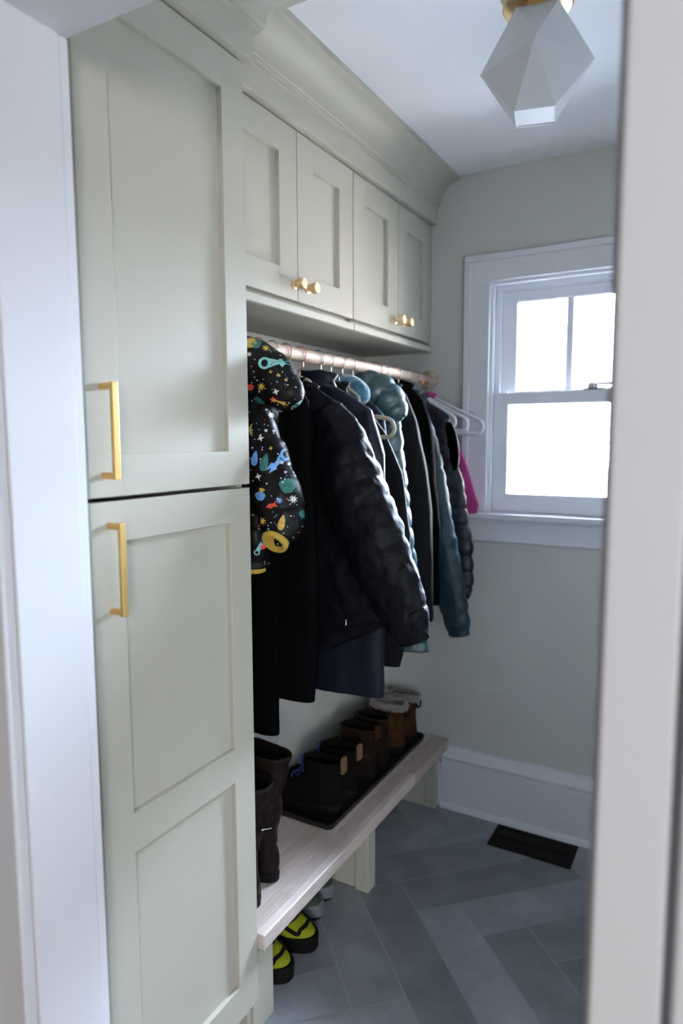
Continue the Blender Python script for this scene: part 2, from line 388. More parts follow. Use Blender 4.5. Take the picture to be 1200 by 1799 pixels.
# jamb liner and stops
for x0, x1, z0, z1 in ((WX0 - 0.011, WX0, WZ0 - 0.02, WZ1), (WX1, WX1 + 0.011, WZ0 - 0.02, WZ1), (WX0 - 0.011, WX1 + 0.011, WZ1, WZ1 + 0.011)):
    win.box(x0, x1, 0.0, 0.128, z0, z1)
for x0, x1 in ((WX0, WX0 + 0.012), (WX1 - 0.012, WX1)):
    win.box(x0, x1, 0.003, 0.020, WZ0, WZ1 - 0.012, 0.002)
for x0, x1 in ((WX0 + 0.0, WX0 + 0.022), (WX1 - 0.022, WX1)):
    win.box(x0, x1, 0.062, 0.072, WZ0, WZ1 - 0.022, 0.002); win.box(x0, x1, 0.104, 0.128, WZ0, WZ1, 0.002)
win.box(WX0, WX1, 0.003, 0.020, WZ1 - 0.012, WZ1, 0.002).box(WX0, WX1, 0.062, 0.072, WZ1 - 0.022, WZ1, 0.002)
win.box(WX0 - 0.01, WX1 + 0.01, 0.022, 0.14, WZ0 - 0.035, WZ0, 0.003).box(WX0, WX1, 0.0725, 0.128, 2.0185, WZ1, 0.002)
window = struct(win, 'window_1', M['window_white_lit'])
def sash(name, x0, x1, z0, z1, y0, y1, st, top, bot, munt):
    mb = MB()
    mb.box(x0, x0 + st, y0, y1, z0, z1, 0.003).box(x1 - st, x1, y0, y1, z0, z1, 0.003)
    mb.box(x0 + st - 0.002, x1 - st + 0.002, y0, y1, z1 - top, z1, 0.003).box(x0 + st - 0.002, x1 - st + 0.002, y0, y1, z0, z0 + bot, 0.003)
    if munt: mb.box((x0 + x1) / 2 - 0.0125, (x0 + x1) / 2 + 0.0125, y0 + 0.006, y1 - 0.006, z0 + bot - 0.002, z1 - top + 0.002, 0.003)
    s = mb.obj(name, M['window_white_lit'], window)
    ym = (y0 + y1) / 2
    MB().box(x0 + st - 0.004, x1 - st + 0.004, ym - 0.002, ym + 0.002, z0 + bot - 0.004, z1 - top + 0.004).obj('pane', M['glass'], s)
    return s
lower = sash('lower_sash', WX0 + 0.012, WX1 - 0.012, WZ0, 1.648, 0.022, 0.060, 0.055, 0.045, 0.070, False)
upper = sash('upper_sash', WX0 + 0.020, WX1 - 0.020, 1.612, 2.018, 0.074, 0.102, 0.060, 0.040, 0.045, True)
lk = MB().box(0.850, 0.925, 0.026, 0.054, 1.648, 1.655, 0.002).lathe([(0.019, 0), (0.019, 0.012), (0.014, 0.018), (0.004, 0.020)], (0.880, 0.04, 1.655)).box(0.884, 0.945, 0.033, 0.047, 1.664, 1.673, 0.003)
lko = lk.obj('sash_lock', M['chrome'], lower)
# casing, stool and apron
wc = MB()
cw = 0.094
for x0, x1 in ((WX0 - cw + 0.022, WX0 + 0.001), (WX1 - 0.001, WX1 + cw - 0.022)):
    wc.box(x0, x1, -0.018, 0.0, WZ0, WZ1 - 0.001, 0.002)
wc.box(WX0 - cw + 0.022, WX1 + cw - 0.022, -0.018, 0, WZ1 - 0.001, WZ1 + cw - 0.022, 0.002)
for x0, x1 in ((WX0 - cw, WX0 - cw + 0.024), (WX1 + cw - 0.024, WX1 + cw)):
    wc.box(x0, x1, -0.026, 0.0, WZ0, WZ1 + cw - 0.0242, 0.003)
wc.box(WX0 - cw, WX1 + cw, -0.026, 0, WZ1 + cw - 0.024, WZ1 + cw, 0.003)
struct(wc, 'trim_3', M['white'])
struct(MB().box(WX0 - cw - 0.015, WX1 + cw + 0.015, -0.050, 0.024, WZ0 - 0.024, WZ0 - 0.0005, 0.006, seg=3), 'trim_4', M['white'])
struct(MB().box(WX0 - cw, WX1 + cw, -0.018, 0.0, WZ0 - 0.108, WZ0 - 0.024, 0.002), 'trim_5', M['white'])

# ------------------------------------------------------------------ cabinets
def shaker(mb, xf, y0, y1, z0, z1, st, rails, t=0.020):
    """frame of a shaker door in the plane X; rails = [(za, zb), ...]"""
    mb.box(xf - t, xf, y0, y0 + st, z0, z1, 0.0014, seg=2).box(xf - t, xf, y1 - st, y1, z0, z1, 0.0014, seg=2)
    for za, zb in rails: mb.box(xf - t, xf, y0 + st - 0.0015, y1 - st + 0.0015, za, zb, 0.0010, seg=2)
    return mb
def knob(parent, x, y, z):
    MB().lathe([(0.0128, 0), (0.0128, 0.003), (0.0085, 0.005), (0.0078, 0.016), (0.0135, 0.018), (0.0142, 0.019), (0.0142, 0.0325), (0.0135, 0.0335), (0.002, 0.0335)], (x, y, z), 'X', 32).obj('knob', M['pale_brass'], parent)
def pull(parent, x, y, zc, L=0.165):
    mb = MB(); w = 0.0062
    mb.box(x + 0.026, x + 0.034, y - w, y + w, zc - L / 2, zc + L / 2, 0.0008, seg=2)
    for s in (-1, 1):
        z = zc + s * (L / 2 - 0.0062)
        # half-round posts
        pr = [(y + w * math.cos(a), z + 0.0062 * math.sin(a)) for a in [2 * PI * k / 18 for k in range(18)]]
        mb.loft([[(xx, a, b) for a, b in pr] for xx in (x, x + 0.030)])
    mb.obj('pull_handle', M['brass'], parent)
def crown_profile():
    P = [(0.0, 0.0), (0.014, 0.0), (0.014, 0.008), (0.020, 0.008), (0.020, 0.016)]
    for k in range(13):
        a = PI / 2 * k / 12; P.append((0.022 + 0.066 * (1 - math.cos(a)), 0.018 + 0.066 * math.sin(a)))
    P += [(0.094, 0.086), (0.094, 0.103), (0.0, 0.103)]
    return P

XT, YT = 0.367, -1.252          # tall cabinet front, right side
tall = thing('tall_cabinet', 'tall sage green cupboard with two stacked doors and long brass pulls', 'cabinet', (0.18, -1.49, 0))
cb_ = MB()
cb_.box(0.002, XT - 0.022, YT - 0.019, YT, 0.0, 2.32, 0.001)                 # right side panel
cb_.box(0.002, XT - 0.022, -1.735, -1.716, 0.0, 2.32, 0.001)
cb_.box(0.002, XT - 0.022, -1.717, YT - 0.018, 2.29, 2.32).box(0.002, XT - 0.022, -1.717, YT - 0.018, 0.10, 0.12).box(0.002, XT - 0.10, -1.717, YT - 0.018, 1.366, 1.384)
cb_.box(0.002, 0.012, -1.717, YT - 0.018, 0.10, 2.3)
cb_.box(XT - 0.040, XT - 0.0215, -1.737, -1.697, 0.10, 2.32, 0.001)
cb_.obj('carcass', M['sage'], tall)
MB().box(0.25, 0.268, -1.716, YT - 0.019, 0.0, 0.10).obj('toe_kick', M['sage'], tall)
ud = shaker(MB(), XT, -1.695, YT, 1.3795, 2.272, 0.072, [(1.3795, 1.3795 + 0.074), (2.272 - 0.076, 2.272)]).obj('upper_door', M['sage'], tall)
MB().box(XT - 0.017, XT - 0.012, -1.628, YT - 0.068, 1.447, 2.202).obj('door_panel', M['sage'], ud)
ld = shaker(MB(), XT, -1.695, YT, 0.107, 1.3715, 0.072, [(0.107, 0.107 + 0.085), (0.702, 0.781), (1.298, 1.3715)]).obj('lower_door', M['sage'], tall)
for za, zb in ((0.186, 0.708), (0.775, 1.304)):
    MB().box(XT - 0.017, XT - 0.012, -1.628, YT - 0.068, za, zb).obj('door_panel', M['sage'], ld)
pull(ud, XT, -1.661, 1.494); pull(ld, XT, -1.655, 1.253)
MB().box(0.28, XT + 0.018, -1.737, YT + 0.014, 2.278, 2.338, 0.0012).obj('frieze', M['sage'], tall)
cr = MB(); xf, yr = XT + 0.016, YT + 0.012
P = crown_profile(); zc = CEIL - 0.1035
rings = [[(xf + p, -1.737, zc + h) for p, h in P], [(xf + p, yr + p, zc + h) for p, h in P], [(0.296, yr + p, zc + h) for p, h in P]]
cr.loft(rings).obj('crown_molding', M['sage'], tall)

XU = 0.291
def upper_unit(y0, y1, ym, label):
    t = thing('overhead_cabinet', label, 'cabinet', (0.15, (y0 + y1) / 2, 1.81), 'sage wall cabinets over the coats')
    mb = MB()
    mb.box(0.002, XU - 0.036, y0, y0 + 0.017, 1.828, 2.29, 0.0005).box(0.002, XU - 0.036, y1 - 0.017, y1, 1.828, 2.29, 0.0005)
    mb.box(0.002, XU - 0.021, y0 + 0.016, y1 - 0.016, 1.828, 1.846).box(0.002, XU - 0.021, y0 + 0.016, y1 - 0.016, 2.272, 2.29).box(0.002, 0.010, y0 + 0.016, y1 - 0.016, 1.84, 2.28)
    mb.obj('carcass', M['sage'], t)
    MB().box(0.002, XU - 0.004, y0 + 0.0003, y1 - 0.0003, 1.808, 1.8275, 0.0012).box(XU - 0.024, XU + 0.004, y0 + 0.0003, y1 - 0.0003, 1.8085, 1.829, 0.002).obj('light_rail', M['sage'], t)
    g = 0.0017
    for a, b, ky in ((y0, ym, ym - 0.019), (ym, y1, ym + 0.045)):
        d = shaker(MB(), XU, a + g, b - g, 1.8425, 2.272, 0.080, [(1.8425, 1.917), (2.196, 2.272)]).obj('door', M['sage'], t)
        MB().box(XU - 0.017, XU - 0.012, a + 0.077, b - 0.077, 1.911, 2.202).obj('door_panel', M['sage'], d)
        knob(d, XU, ky, 1.883)
    return t
upper_unit(-1.243, -0.625, -0.929, 'sage wall cabinet above the coats, next to the tall cupboard')
upper_unit(-0.623, -0.003, -0.303, 'sage wall cabinet above the coats, against the window wall')
cu = thing('crown_molding', 'sage cove crown molding along the top of the wall cabinets', 'molding', (0.2, -0.62, 2.28))
MB().box(XU - 0.030, XU + 0.018, -1.236, -0.002, 2.2785, 2.338, 0.0012).obj('frieze', M['sage'], cu)
cm = MB(); cm.loft([[(XU + 0.010 + p, y, zc + h) for p, h in P] for y in (-1.236, -0.002)]).obj('cove', M['sage'], cu)

# ------------------------------------------------------------------ bench
BX = 0.386
bench = thing('shoe_bench', 'low butcher block shoe bench on sage supports beneath the coats', 'bench', (0.19, -0.63, 0))
MB().box(0.018, BX, -1.2515, -0.003, 0.243, 0.283, 0.003, seg=2).obj('bench_top', M['butcher'], bench)
MB().box(0.30, 0.350, -1.2505, -1.166, 0, 0.2425, 0.0015).box(0.02, 0.32, -1.225, -1.207, 0, 0.2425).obj('support', M['sage'], bench)
MB().box(0.305, 0.352, -0.640, -0.588, 0, 0.2425, 0.0015).box(0.02, 0.32, -0.630, -0.612, 0, 0.2425).obj('support', M['sage'], bench)
MB().box(0.305, 0.350, -0.055, -0.020, 0, 0.2425, 0.0015).box(0.02, 0.32, -0.050, -0.032, 0, 0.2425).obj('support', M['sage'], bench)

# ------------------------------------------------------------------ rod
RODX, RODZ, RODR = 0.285, 1.705, 0.0175
rod = thing('closet_rod', 'pale wooden hanging rod with round end rosette under the wall cabinets', 'rod', (RODX, -0.6, RODZ))
rp = MB(); rings = []
for i in range(41):
    y = -1.25 + i * (1.232 / 40)
    rings.append([(RODX + RODR * math.cos(2 * PI * k / 28), y, RODZ + RODR * math.sin(2 * PI * k / 28)) for k in range(28)])
rp.loft(rings).obj('dowel', M['pale_wood'], rod)
MB().lathe([(0.036, -0.001), (0.037, -0.010), (0.034, -0.018), (0.026, -0.022), (0.019, -0.024)], (RODX, -0.0005, RODZ), 'Y', 40).obj('rosette', M['wood_dark'], rod)

# ------------------------------------------------------------------ hangers
def hanger(y, label, body, half=0.15, drop=0.10, r=0.0042, hook='steel', tape=False, cx=RODX, low=0.0, sag=0.52):
    t = thing('clothes_hanger', label, 'hanger', (cx, y, 1.66), 'clothes hangers on the wooden rod')
    hr = RODR + 0.0035
    path = []
    for k in range(15):
        a = math.radians(200 - k * (200 + 62) / 14 + 0)
        path.append((cx + hr * math.cos(a), y, RODZ + hr * math.sin(a) + 0.001))
    # from the back of the curl down to the stem
    path += [(cx + 0.010, y, RODZ - 0.032), (cx, y, RODZ - 0.040), (cx, y, RODZ - 0.062 - low)]
    MB().tube(catmull(path, 3), 0.0016, 16).obj('hook', M[hook], t)
    za = RODZ - 0.058 - low; ze = za - drop
    loop = [(0, za), (0.03, za - 0.012), (half * 0.55, lerp(za, ze, sag)), (half - 0.012, ze + 0.010), (half + 0.004, ze - 0.006), (half + 0.006, ze - 0.024), (half - 0.006, ze - 0.038), (half - 0.03, ze - 0.041), (half * 0.3, ze - 0.041)]
    full = loop + [(-x, z) for x, z in loop[::-1][0:-1]]
    Pp = [(cx + x, y, z) for x, z in full]
    Q = catmull(Pp + [Pp[0]], 5)[:-1]
    MB().tube(Q, r, 16, closed=True).obj('body', M[body], t)
    if tape: MB().tube([(cx + 0.0175, y, RODZ - 0.004), (cx + 0.019, y, RODZ - 0.012), (cx + 0.017, y, RODZ - 0.022)], 0.0038, 16).obj('tape', M['orange_tape'], t)
    return t

# ------------------------------------------------------------------ garments
def quilt_fn(pitch, b, seed, wob=0.10, wr=0.002, sc=26):
    def f(s, ang, p):
        q = s / pitch + wob * N(p.x * 9 + seed, p.y * 9, s * 3)
        c = abs(math.sin(PI * q)) ** 0.55
        pin = (1 - c)
        w = fbm(p.x * sc + seed, p.y * sc, p.z * sc * 0.8) * wr
        pk = N(p.x * 70 + seed, p.y * 70, p.z * 25) * 0.0022 * (0.3 + pin)
        return b * (c - 0.6) + w + pk
    return f
def soft_fn(amp, seed, sc=11):
    def f(s, ang, p):
        return fbm(p.x * sc + seed, p.y * sc * 1.2, p.z * 2.2 + seed) * amp + N(p.x * 30, p.y * 30, p.z * 9 + seed) * amp * 0.2
    return f

def torso_rings(Y, prof, th, disp, tilt=None, nz=110, na=72, ex=0.75, hem_in=0.05):
    """prof [(z, xl, xr)], th [(z, half thickness)] - rings from neck to hem, turned in at the hem"""
    zt = max(p[0] for p in prof); zb = min(p[0] for p in prof); rings = []
    for i in range(nz + 1):
        z = lerp(zt, zb, i / nz); xl, xr = interp(prof, z); t = interp(th, z)[0]
        cx, hw = (xl + xr) / 2, (xr - xl) / 2; ring = []
        for k in range(na):
            a = 2 * PI * k / na; ca, sa = math.cos(a), math.sin(a)
            x = cx + hw * math.copysign(abs(ca) ** ex, ca); y = Y + t * math.copysign(abs(sa) ** ex, sa)
            nrm = Vector((ca / max(hw, 0.01), sa / max(t, 0.01), 0)).normalized()
            p = Vector((x, y, z)); 
            if disp: p += nrm * disp(zt - z, a, p)
            if tilt: p.z += tilt(p.x, i / nz)
            ring.append(p)
        rings.append(ring)
    last = rings[-1]; c = sum(last, Vector()) / na
    rings.append([Vector((c.x + (p.x - c.x) * 0.965, c.y + (p.y - c.y) * 0.80, p.z - 0.002)) for p in last])
    rings.append([Vector((c.x + (p.x - c.x) * 0.93, c.y + (p.y - c.y) * 0.62, p.z + hem_in)) for p in last])
    return rings
def limb_rings(path, rad, disp, n=14, seg=44, flat=1.0, cuff_in=0.035, cuff=0.8):
    """path 3-D points, rad per point; swept tube with turned-in end"""
    Pm = catmull(path, n); R = [v.x for v in catmull([(r, 0, 0) for r in rad], n)]
    rings = []; up = Vector((0, 1, 0)); s = 0
    for i, p in enumerate(Pm):
        a = Pm[max(0, i - 1)]; b = Pm[min(len(Pm) - 1, i + 1)]; t = (b - a).normalized()
        if i: s += (p - Pm[i - 1]).length
        u = (up - t * up.dot(t)).normalized(); sd = t.cross(u); ring = []
        for k in range(seg):
            an = 2 * PI * k / seg; d = sd * math.cos(an) + u * math.sin(an) * flat; q = p + d * R[i]
            if disp: q = q + d.normalized() * disp(s, an, q)
            ring.append(q)
        rings.append(ring)
    t = (Pm[-1] - Pm[-2]).normalized(); c = Pm[-1]
    rings.append([c + (q - c) * cuff + t * 0.004 for q in rings[-1]])
    rings.append([c + (q - c) * cuff * 0.85 - t * cuff_in for q in rings[-2]])
    return rings
def mirror_l(x): return max(0.035, 2 * RODX - x)
def prof_of(tab, xl=None): return [(z, (mirror_l(x) if xl is None else xl), x) for z, x in tab]

def garment(name, label, cat, Y, tab, th, m, disp, xl=None, hem='hem', tilt=None, grp='coats and jackets on the rod', **k):
    t = thing(name, label, cat, (RODX, Y, min(p[0] for p in tab)), grp)
    rings = torso_rings(Y, prof_of(tab, xl), th, disp, tilt, **k)
    b = MB().loft(rings).obj('body', M[m], t, sharp=0)
    return t, rings
def sleeve(t, m, path, rad, disp, **k):
    r = limb_rings(path, rad, disp, **k)
    return MB().loft(r).obj('sleeve', M[m], t, sharp=0), r
def collar(t, m, Y, hw=0.062, d=0.030, z0=1.60, z1=1.655, seed=0, cx=RODX, flare=0.012):
    rings = []
    for j, (z, e, ins) in enumerate([(z0, 0.012, 0), (lerp(z0, z1, .35), 0.003, 0), (lerp(z0, z1, .7), 0.0, 0), (z1, flare, 0), (z1 + 0.003, flare, 0.005), (z1 - 0.002, flare, 0.012), (lerp(z0, z1, .4), 0, 0.014), (z0, 0, 0.016)]):
        ring = []
        for k in range(48):
            a = 2 * PI * k / 48
            x = cx + (hw + e - ins) * math.cos(a); y = Y + (d + e * 0.6 - ins) * math.sin(a)
            ring.append((x, y, z + 0.010 * math.cos(a) * (-1 if z > lerp(z0, z1, .5) else 0) + (0.012 if z > z0 + 0.01 else 0.004) * N(x * 22 + seed * 3.1, y * 22, 0.5)))
        rings.append(ring)
    return MB().loft(rings).obj('collar', M[m], t, sharp=0)

THP = lambda a, b=None: [(0.5, b or a), (1.35, a), (1.56, a * 0.8), (1.62, a * 0.6), (1.68, a * 0.5)]

# --- child's jacket with a night-sky print ------------------------------------------------
YA = -1.135
spA = thing('child_jacket', 'black puffy child jacket printed with stars and comets, hood up, beside the tall cupboard', 'jacket', (RODX, YA, 1.155), 'coats and jackets on the rod')
INKS = ['gold', 'white', 'red', 'aqua', 'blue', 'green']
PMATS = [M['print_black']] + [M['ink_' + k] for k in INKS]
qA = quilt_fn(0.085, 0.005, 3.1, wr=0.004, sc=18)
def shape2d(kind, r, ang):
    """filled outline(s) of a print motif as (inner loop, outer loop) strips in the print plane"""
    out = []
    def fan(pts): out.append(('fan', pts))
    if kind.startswith('star'):
        n = int(kind[4:]); fan([((r if k % 2 == 0 else r * 0.42) * math.cos(PI * k / n + 0.3), (r if k % 2 == 0 else r * 0.42) * math.sin(PI * k / n + 0.3)) for k in range(2 * n)])
    elif kind == 'blob': fan([(r * (1 + 0.12 * math.sin(3 * a)) * math.cos(a), r * 0.85 * math.sin(a)) for a in [2 * PI * k / 18 for k in range(18)]])
    elif kind == 'leaf': fan([(r * math.cos(a), r * 0.42 * math.sin(a) * (1 - 0.4 * math.cos(a))) for a in [2 * PI * k / 18 for k in range(18)]])
    elif kind == 'mask':
        ri = r * 0.36; c = -r * 0.55
        out.append(('ring', [(c + ri * 0.55 * math.cos(a), ri * 0.62 * math.sin(a)) for a in [2 * PI * k / 20 for k in range(20)]], [(c + ri * 1.05 * math.cos(a), ri * math.sin(a)) for a in [2 * PI * k / 20 for k in range(20)]]))
        fan([(c + ri * 0.75, ri * 0.75), (r * 0.45, r * 0.26), (r * 0.95, r * 0.16), (r * 0.62, r * 0.02), (r, -0.10 * r), (r * 0.5, -r * 0.2), (c + ri * 0.75, -ri * 0.75)])
    elif kind == 'comet':
        fan([(-r * 0.75, r * 0.16), (r * 0.9, r * 0.30), (r * 0.45, r * 0.10), (r, 0.0), (r * 0.45, -r * 0.10), (r * 0.8, -r * 0.32), (-r * 0.75, -r * 0.14)])
    elif kind == 'arc':
        A = [PI * (0.15 + 0.7 * k / 14) for k in range(15)]
        out.append(('strip', [(r * math.cos(a), r * math.sin(a)) for a in A], [(r * math.cos(a) * (0.97 - 0.26 * math.sin((a - 0.15 * PI) / 0.7)), r * (math.sin(a) * (0.97 - 0.30 * math.sin((a - 0.15 * PI) / 0.7)))) for a in A]))
    elif kind == 'fish':
        fan([(-r, 0), (-r * 0.3, r * 0.45), (r * 0.4, r * 0.25), (r, r * 0.55), (r * 0.7, 0), (r, -r * 0.5), (r * 0.3, -r * 0.3), (-r * 0.3, -r * 0.45)])
    ca, sa = math.cos(math.radians(ang)), math.sin(math.radians(ang))
    ro = lambda p: (p[0] * ca - p[1] * sa, p[0] * sa + p[1] * ca)
    return [(q[0],) + tuple([ro(p) for p in L] for L in q[1:]) for q in out]
PDIR = Vector((-0.566, 0.824, 0)).normalized(); PSIDE = Vector((0.824, 0.566, 0)).normalized()
def print_motif(mb, bvh, kind, X, Z, ink, r, ang, Yp=-1.17):
    """lays one motif of the fabric print onto the cloth (skipped where it would leave the cloth)"""
    base = Vector((X, Yp, Z)); mi = 1 + INKS.index(ink)
    def cast(p):
        o = base + PSIDE * p[0] + Vector((0, 0, p[1])); h, n, i, d = bvh.ray_cast(o - PDIR * 0.35, PDIR, 0.6)
        return None if h is None else h + n * (0.0007 if n.dot(PDIR) < 0 else -0.0007)
    for q in shape2d(kind, r, ang):
        if q[0] == 'fan':
            c = (sum(p[0] for p in q[1]) / len(q[1]), sum(p[1] for p in q[1]) / len(q[1]))
            loops = [[(lerp(c[0], p[0], t), lerp(c[1], p[1], t)) for p in q[1]] for t in (0.02, 0.35, 0.7, 1.0)]; closed = True
        elif q[0] == 'ring': loops = [q[1], q[2]]; closed = True
        else: loops = [q[1], q[2]]; closed = False
        W = [[cast(p) for p in L] for L in loops]; n = len(W[0])
        for a, b in zip(W, W[1:]):
            for j in range(n if closed else n - 1):
                k = (j + 1) % n; qd = [a[j], a[k], b[k], b[j]]
                if any(p is None for p in qd): continue
                if max((qd[i] - qd[(i + 1) % 4]).length for i in range(4)) > r * 1.6: continue
                mb.add(qd, [[0, 1, 2, 3]], mi)
MOTIFS = [('blob', 0.3137, 1.7032, 'gold', 0.0156, 0), ('blob', 0.3304, 1.699, 'green', 0.0126, 0), ('star8', 0.3579, 1.689, 'gold', 0.0093, 0), ('star8', 0.312, 1.6743, 'white', 0.0067, 0), ('mask', 0.3809, 1.652, 'aqua', 0.039, 0), ('star4', 0.3715, 1.6315, 'gold', 0.0048, 0), ('star4', 0.3919, 1.6238, 'gold', 0.0056, 0), ('star4', 0.4132, 1.6133, 'gold', 0.0052, 0), ('star8', 0.3452, 1.5994, 'gold', 0.0104, 0), ('star4', 0.3852, 1.5867, 'white', 0.0082, 0), ('comet', 0.3939, 1.5639, 'gold', 0.023, -20), ('star5', 0.3766, 1.5697, 'red', 0.0082, 0), ('star4', 0.3954, 1.5424, 'white', 0.0067, 0), ('blob', 0.3134, 1.5992, 'red', 0.0082, 0), ('mask', 0.4441, 1.5567, 'aqua', 0.0178, 40), ('arc', 0.4416, 1.5466, 'gold', 0.0149, 200), ('star8', 0.3691, 1.5365, 'white', 0.0093, 0), ('arc', 0.3283, 1.5012, 'gold', 0.0171, 90), ('star4', 0.3403, 1.4815, 'white', 0.0082, 0), ('leaf', 0.3243, 1.4359, 'blue', 0.0171, 80), ('leaf', 0.3512, 1.4272, 'green', 0.0204, 75), ('mask', 0.3918, 1.4307, 'blue', 0.039, 220), ('star4', 0.3337, 1.3949, 'white', 0.0082, 0), ('blob', 0.4145, 1.3744, 'green', 0.0193, 0), ('star8', 0.4485, 1.3849, 'gold', 0.01, 0), ('star8', 0.4295, 1.3436, 'white', 0.0108, 0), ('fish', 0.37, 1.3305, 'red', 0.0134, 20), ('star8', 0.3904, 1.342, 'blue', 0.0089, 0), ('blob', 0.3385, 1.3506, 'blue', 0.0119, 0), ('star4', 0.3685, 1.4589, 'gold', 0.0052, 0), ('blob', 0.3552, 1.4994, 'white', 0.0037, 0), ('blob', 0.3765, 1.4986, 'white', 0.0033, 0), ('blob', 0.399, 1.4263, 'white', 0.0041, 0), ('blob', 0.4188, 1.4222, 'white', 0.0041, 0), ('blob', 0.408, 1.4709, 'white', 0.0048, 0), ('blob', 0.4328, 1.4032, 'white', 0.0037, 0), ('blob', 0.4369, 1.3959, 'white', 0.0041, 0), ('blob', 0.4088, 1.4041, 'white', 0.0033, 0), ('blob', 0.3426, 1.3646, 'gold', 0.0059, 0), ('leaf', 0.3383, 1.5685, 'green', 0.0141, -30), ('leaf', 0.397, 1.2928, 'gold', 0.0177, 75), ('blob', 0.4589, 1.3091, 'green', 0.0118, 0), ('star8', 0.3437, 1.2932, 'gold', 0.0106, 0), ('mask', 0.3276, 1.2128, 'aqua', 0.0201, 60), ('blob', 0.3398, 1.2163, 'red', 0.0077, 0), ('star4', 0.3657, 1.2528, 'white', 0.0071, 0)]
rngp = random.Random(11)
DOTS = []
for _ in range(420):
    DOTS.append(('blob', rngp.uniform(0.10, 0.50), rngp.uniform(1.16, 1.73), rngp.choice(['white', 'white', 'white', 'blue', 'red', 'aqua']), rngp.uniform(0.0010, 0.0022), 0))
LEFT = [(rngp.choice(['star8', 'star4', 'leaf', 'blob', 'comet', 'mask']), rngp.uniform(0.08, 0.29), rngp.uniform(1.18, 1.70), rngp.choice(INKS), rngp.uniform(0.006, 0.016), rngp.uniform(0, 180)) for _ in range(40)]
def printed(name, rings, parent):
    mb = MB().loft(rings)
    bvh = BVHTree.FromPolygons([Vector(p) for p in mb.v], mb.f)
    for m in MOTIFS + LEFT + DOTS: print_motif(mb, bvh, *m)
    return mb.obj(name, PMATS, parent, sharp=0)
printed('body', torso_rings(YA + 0.01, [(1.60, 0.24, 0.32), (1.55, 0.17, 0.35), (1.45, 0.12, 0.345), (1.20, 0.11, 0.318), (1.16, 0.12, 0.312)], [(1.1, 0.042), (1.5, 0.048), (1.6, 0.035)], qA), spA)
MB().loft(torso_rings(YA + 0.01, [(1.166, 0.125, 0.308), (1.148, 0.125, 0.306)], [(1.1, 0.040), (1.5, 0.040)], None, nz=4, hem_in=0.012)).obj('hem_band', M['yellow_rib'], spA, sharp=0)
slr = limb_rings([(0.315, YA - 0.020, 1.545), (0.335, YA - 0.030, 1.47), (0.372, YA - 0.040, 1.39), (0.400, YA - 0.047, 1.320), (0.410, YA - 0.060, 1.275), (0.412, YA - 0.080, 1.252)], [0.035, 0.052, 0.060, 0.060, 0.050, 0.036], qA, flat=0.85)
printed('sleeve', slr, spA)
cuffA = MB().loft(limb_rings([(0.411, YA - 0.070, 1.262), (0.412, YA - 0.084, 1.248), (0.412, YA - 0.090, 1.243)], [0.028, 0.033, 0.031], None, n=3, seg=32, cuff_in=0.065, cuff=0.84))
cuffA.obj('cuff', M['yellow_rib'], spA, sharp=0)
def hood_rings(path, rad, flat, disp, seg=56, n=14):
    Pm = catmull(path, n); R = [v.x for v in catmull([(r, 0, 0) for r in rad], n)]
    rings = []; s = 0; up = Vector((0, 1, 0)); L = len(Pm)
    for i, p in enumerate(Pm):
        a = Pm[max(0, i - 1)]; b = Pm[min(L - 1, i + 1)]; t = (b - a).normalized(); u = (up - t * up.dot(t)).normalized(); sd = t.cross(u)
        if i: s += (p - Pm[i - 1]).length
        ring = []
        for k in range(seg):
            an = 2 * PI * k / seg; d = sd * math.cos(an) + u * math.sin(an) * flat; q = p + d * max(R[i], 0.002)
            if disp and R[i] > 0.012: q = q + d.normalized() * disp(s, an, q)
            ring.append(q)
        rings.append(ring)
    return rings
hA = hood_rings([(0.175, YA - 0.012, 1.690), (0.185, YA - 0.012, 1.688), (0.235, YA - 0.014, 1.672), (0.300, YA - 0.018, 1.650), (0.365, YA - 0.022, 1.617), (0.415, YA - 0.024, 1.580), (0.432, YA - 0.024, 1.564), (0.437, YA - 0.024, 1.558)], [0.004, 0.035, 0.062, 0.068, 0.062, 0.044, 0.024, 0.003], 0.78, quilt_fn(0.12, 0.004, 9.0, wr=0.005, sc=16))
printed('hood', hA, spA)
hanger(-1.105, 'hanger inside the star-printed child jacket', 'beige_velvet', half=0.05, drop=0.04, hook='copper_wire')

# --- long black coat and black coat -------------------------------------------------------
TB, _ = garment('long_coat', 'longest plain black coat, just behind the star-printed child jacket', 'coat', -1.045, [(1.64, 0.31), (1.61, 0.33), (1.2, 0.305), (0.79, 0.293), (0.69, 0.292)], [(0.6, 0.024), (1.5, 0.026), (1.64, 0.016)], 'black_wool', soft_fn(0.005, 1.7), xl=0.10)
collar(TB, 'black_wool', -1.045, 0.05, 0.018, 1.60, 1.645, 3)
hanger(-1.045, 'hanger inside the longest black coat', 'beige_velvet', half=0.05, drop=0.04)
TC, _ = garment('long_coat', 'straight black coat with a square hem, between the longest coat and the black puffer', 'coat', -0.985, [(1.63, 0.31), (1.605, 0.335), (1.575, 0.360), (1.14, 0.381), (0.87, 0.379), (0.775, 0.368)], [(0.6, 0.026), (1.5, 0.026), (1.63, 0.016)], 'black_shell', soft_fn(0.005, 5.2), xl=0.09)
collar(TC, 'black_shell', -0.985, 0.05, 0.018, 1.595, 1.64, 4)
hanger(-0.985, 'hanger inside the straight black coat', 'beige_velvet', half=0.045, drop=0.04, hook='copper_wire')

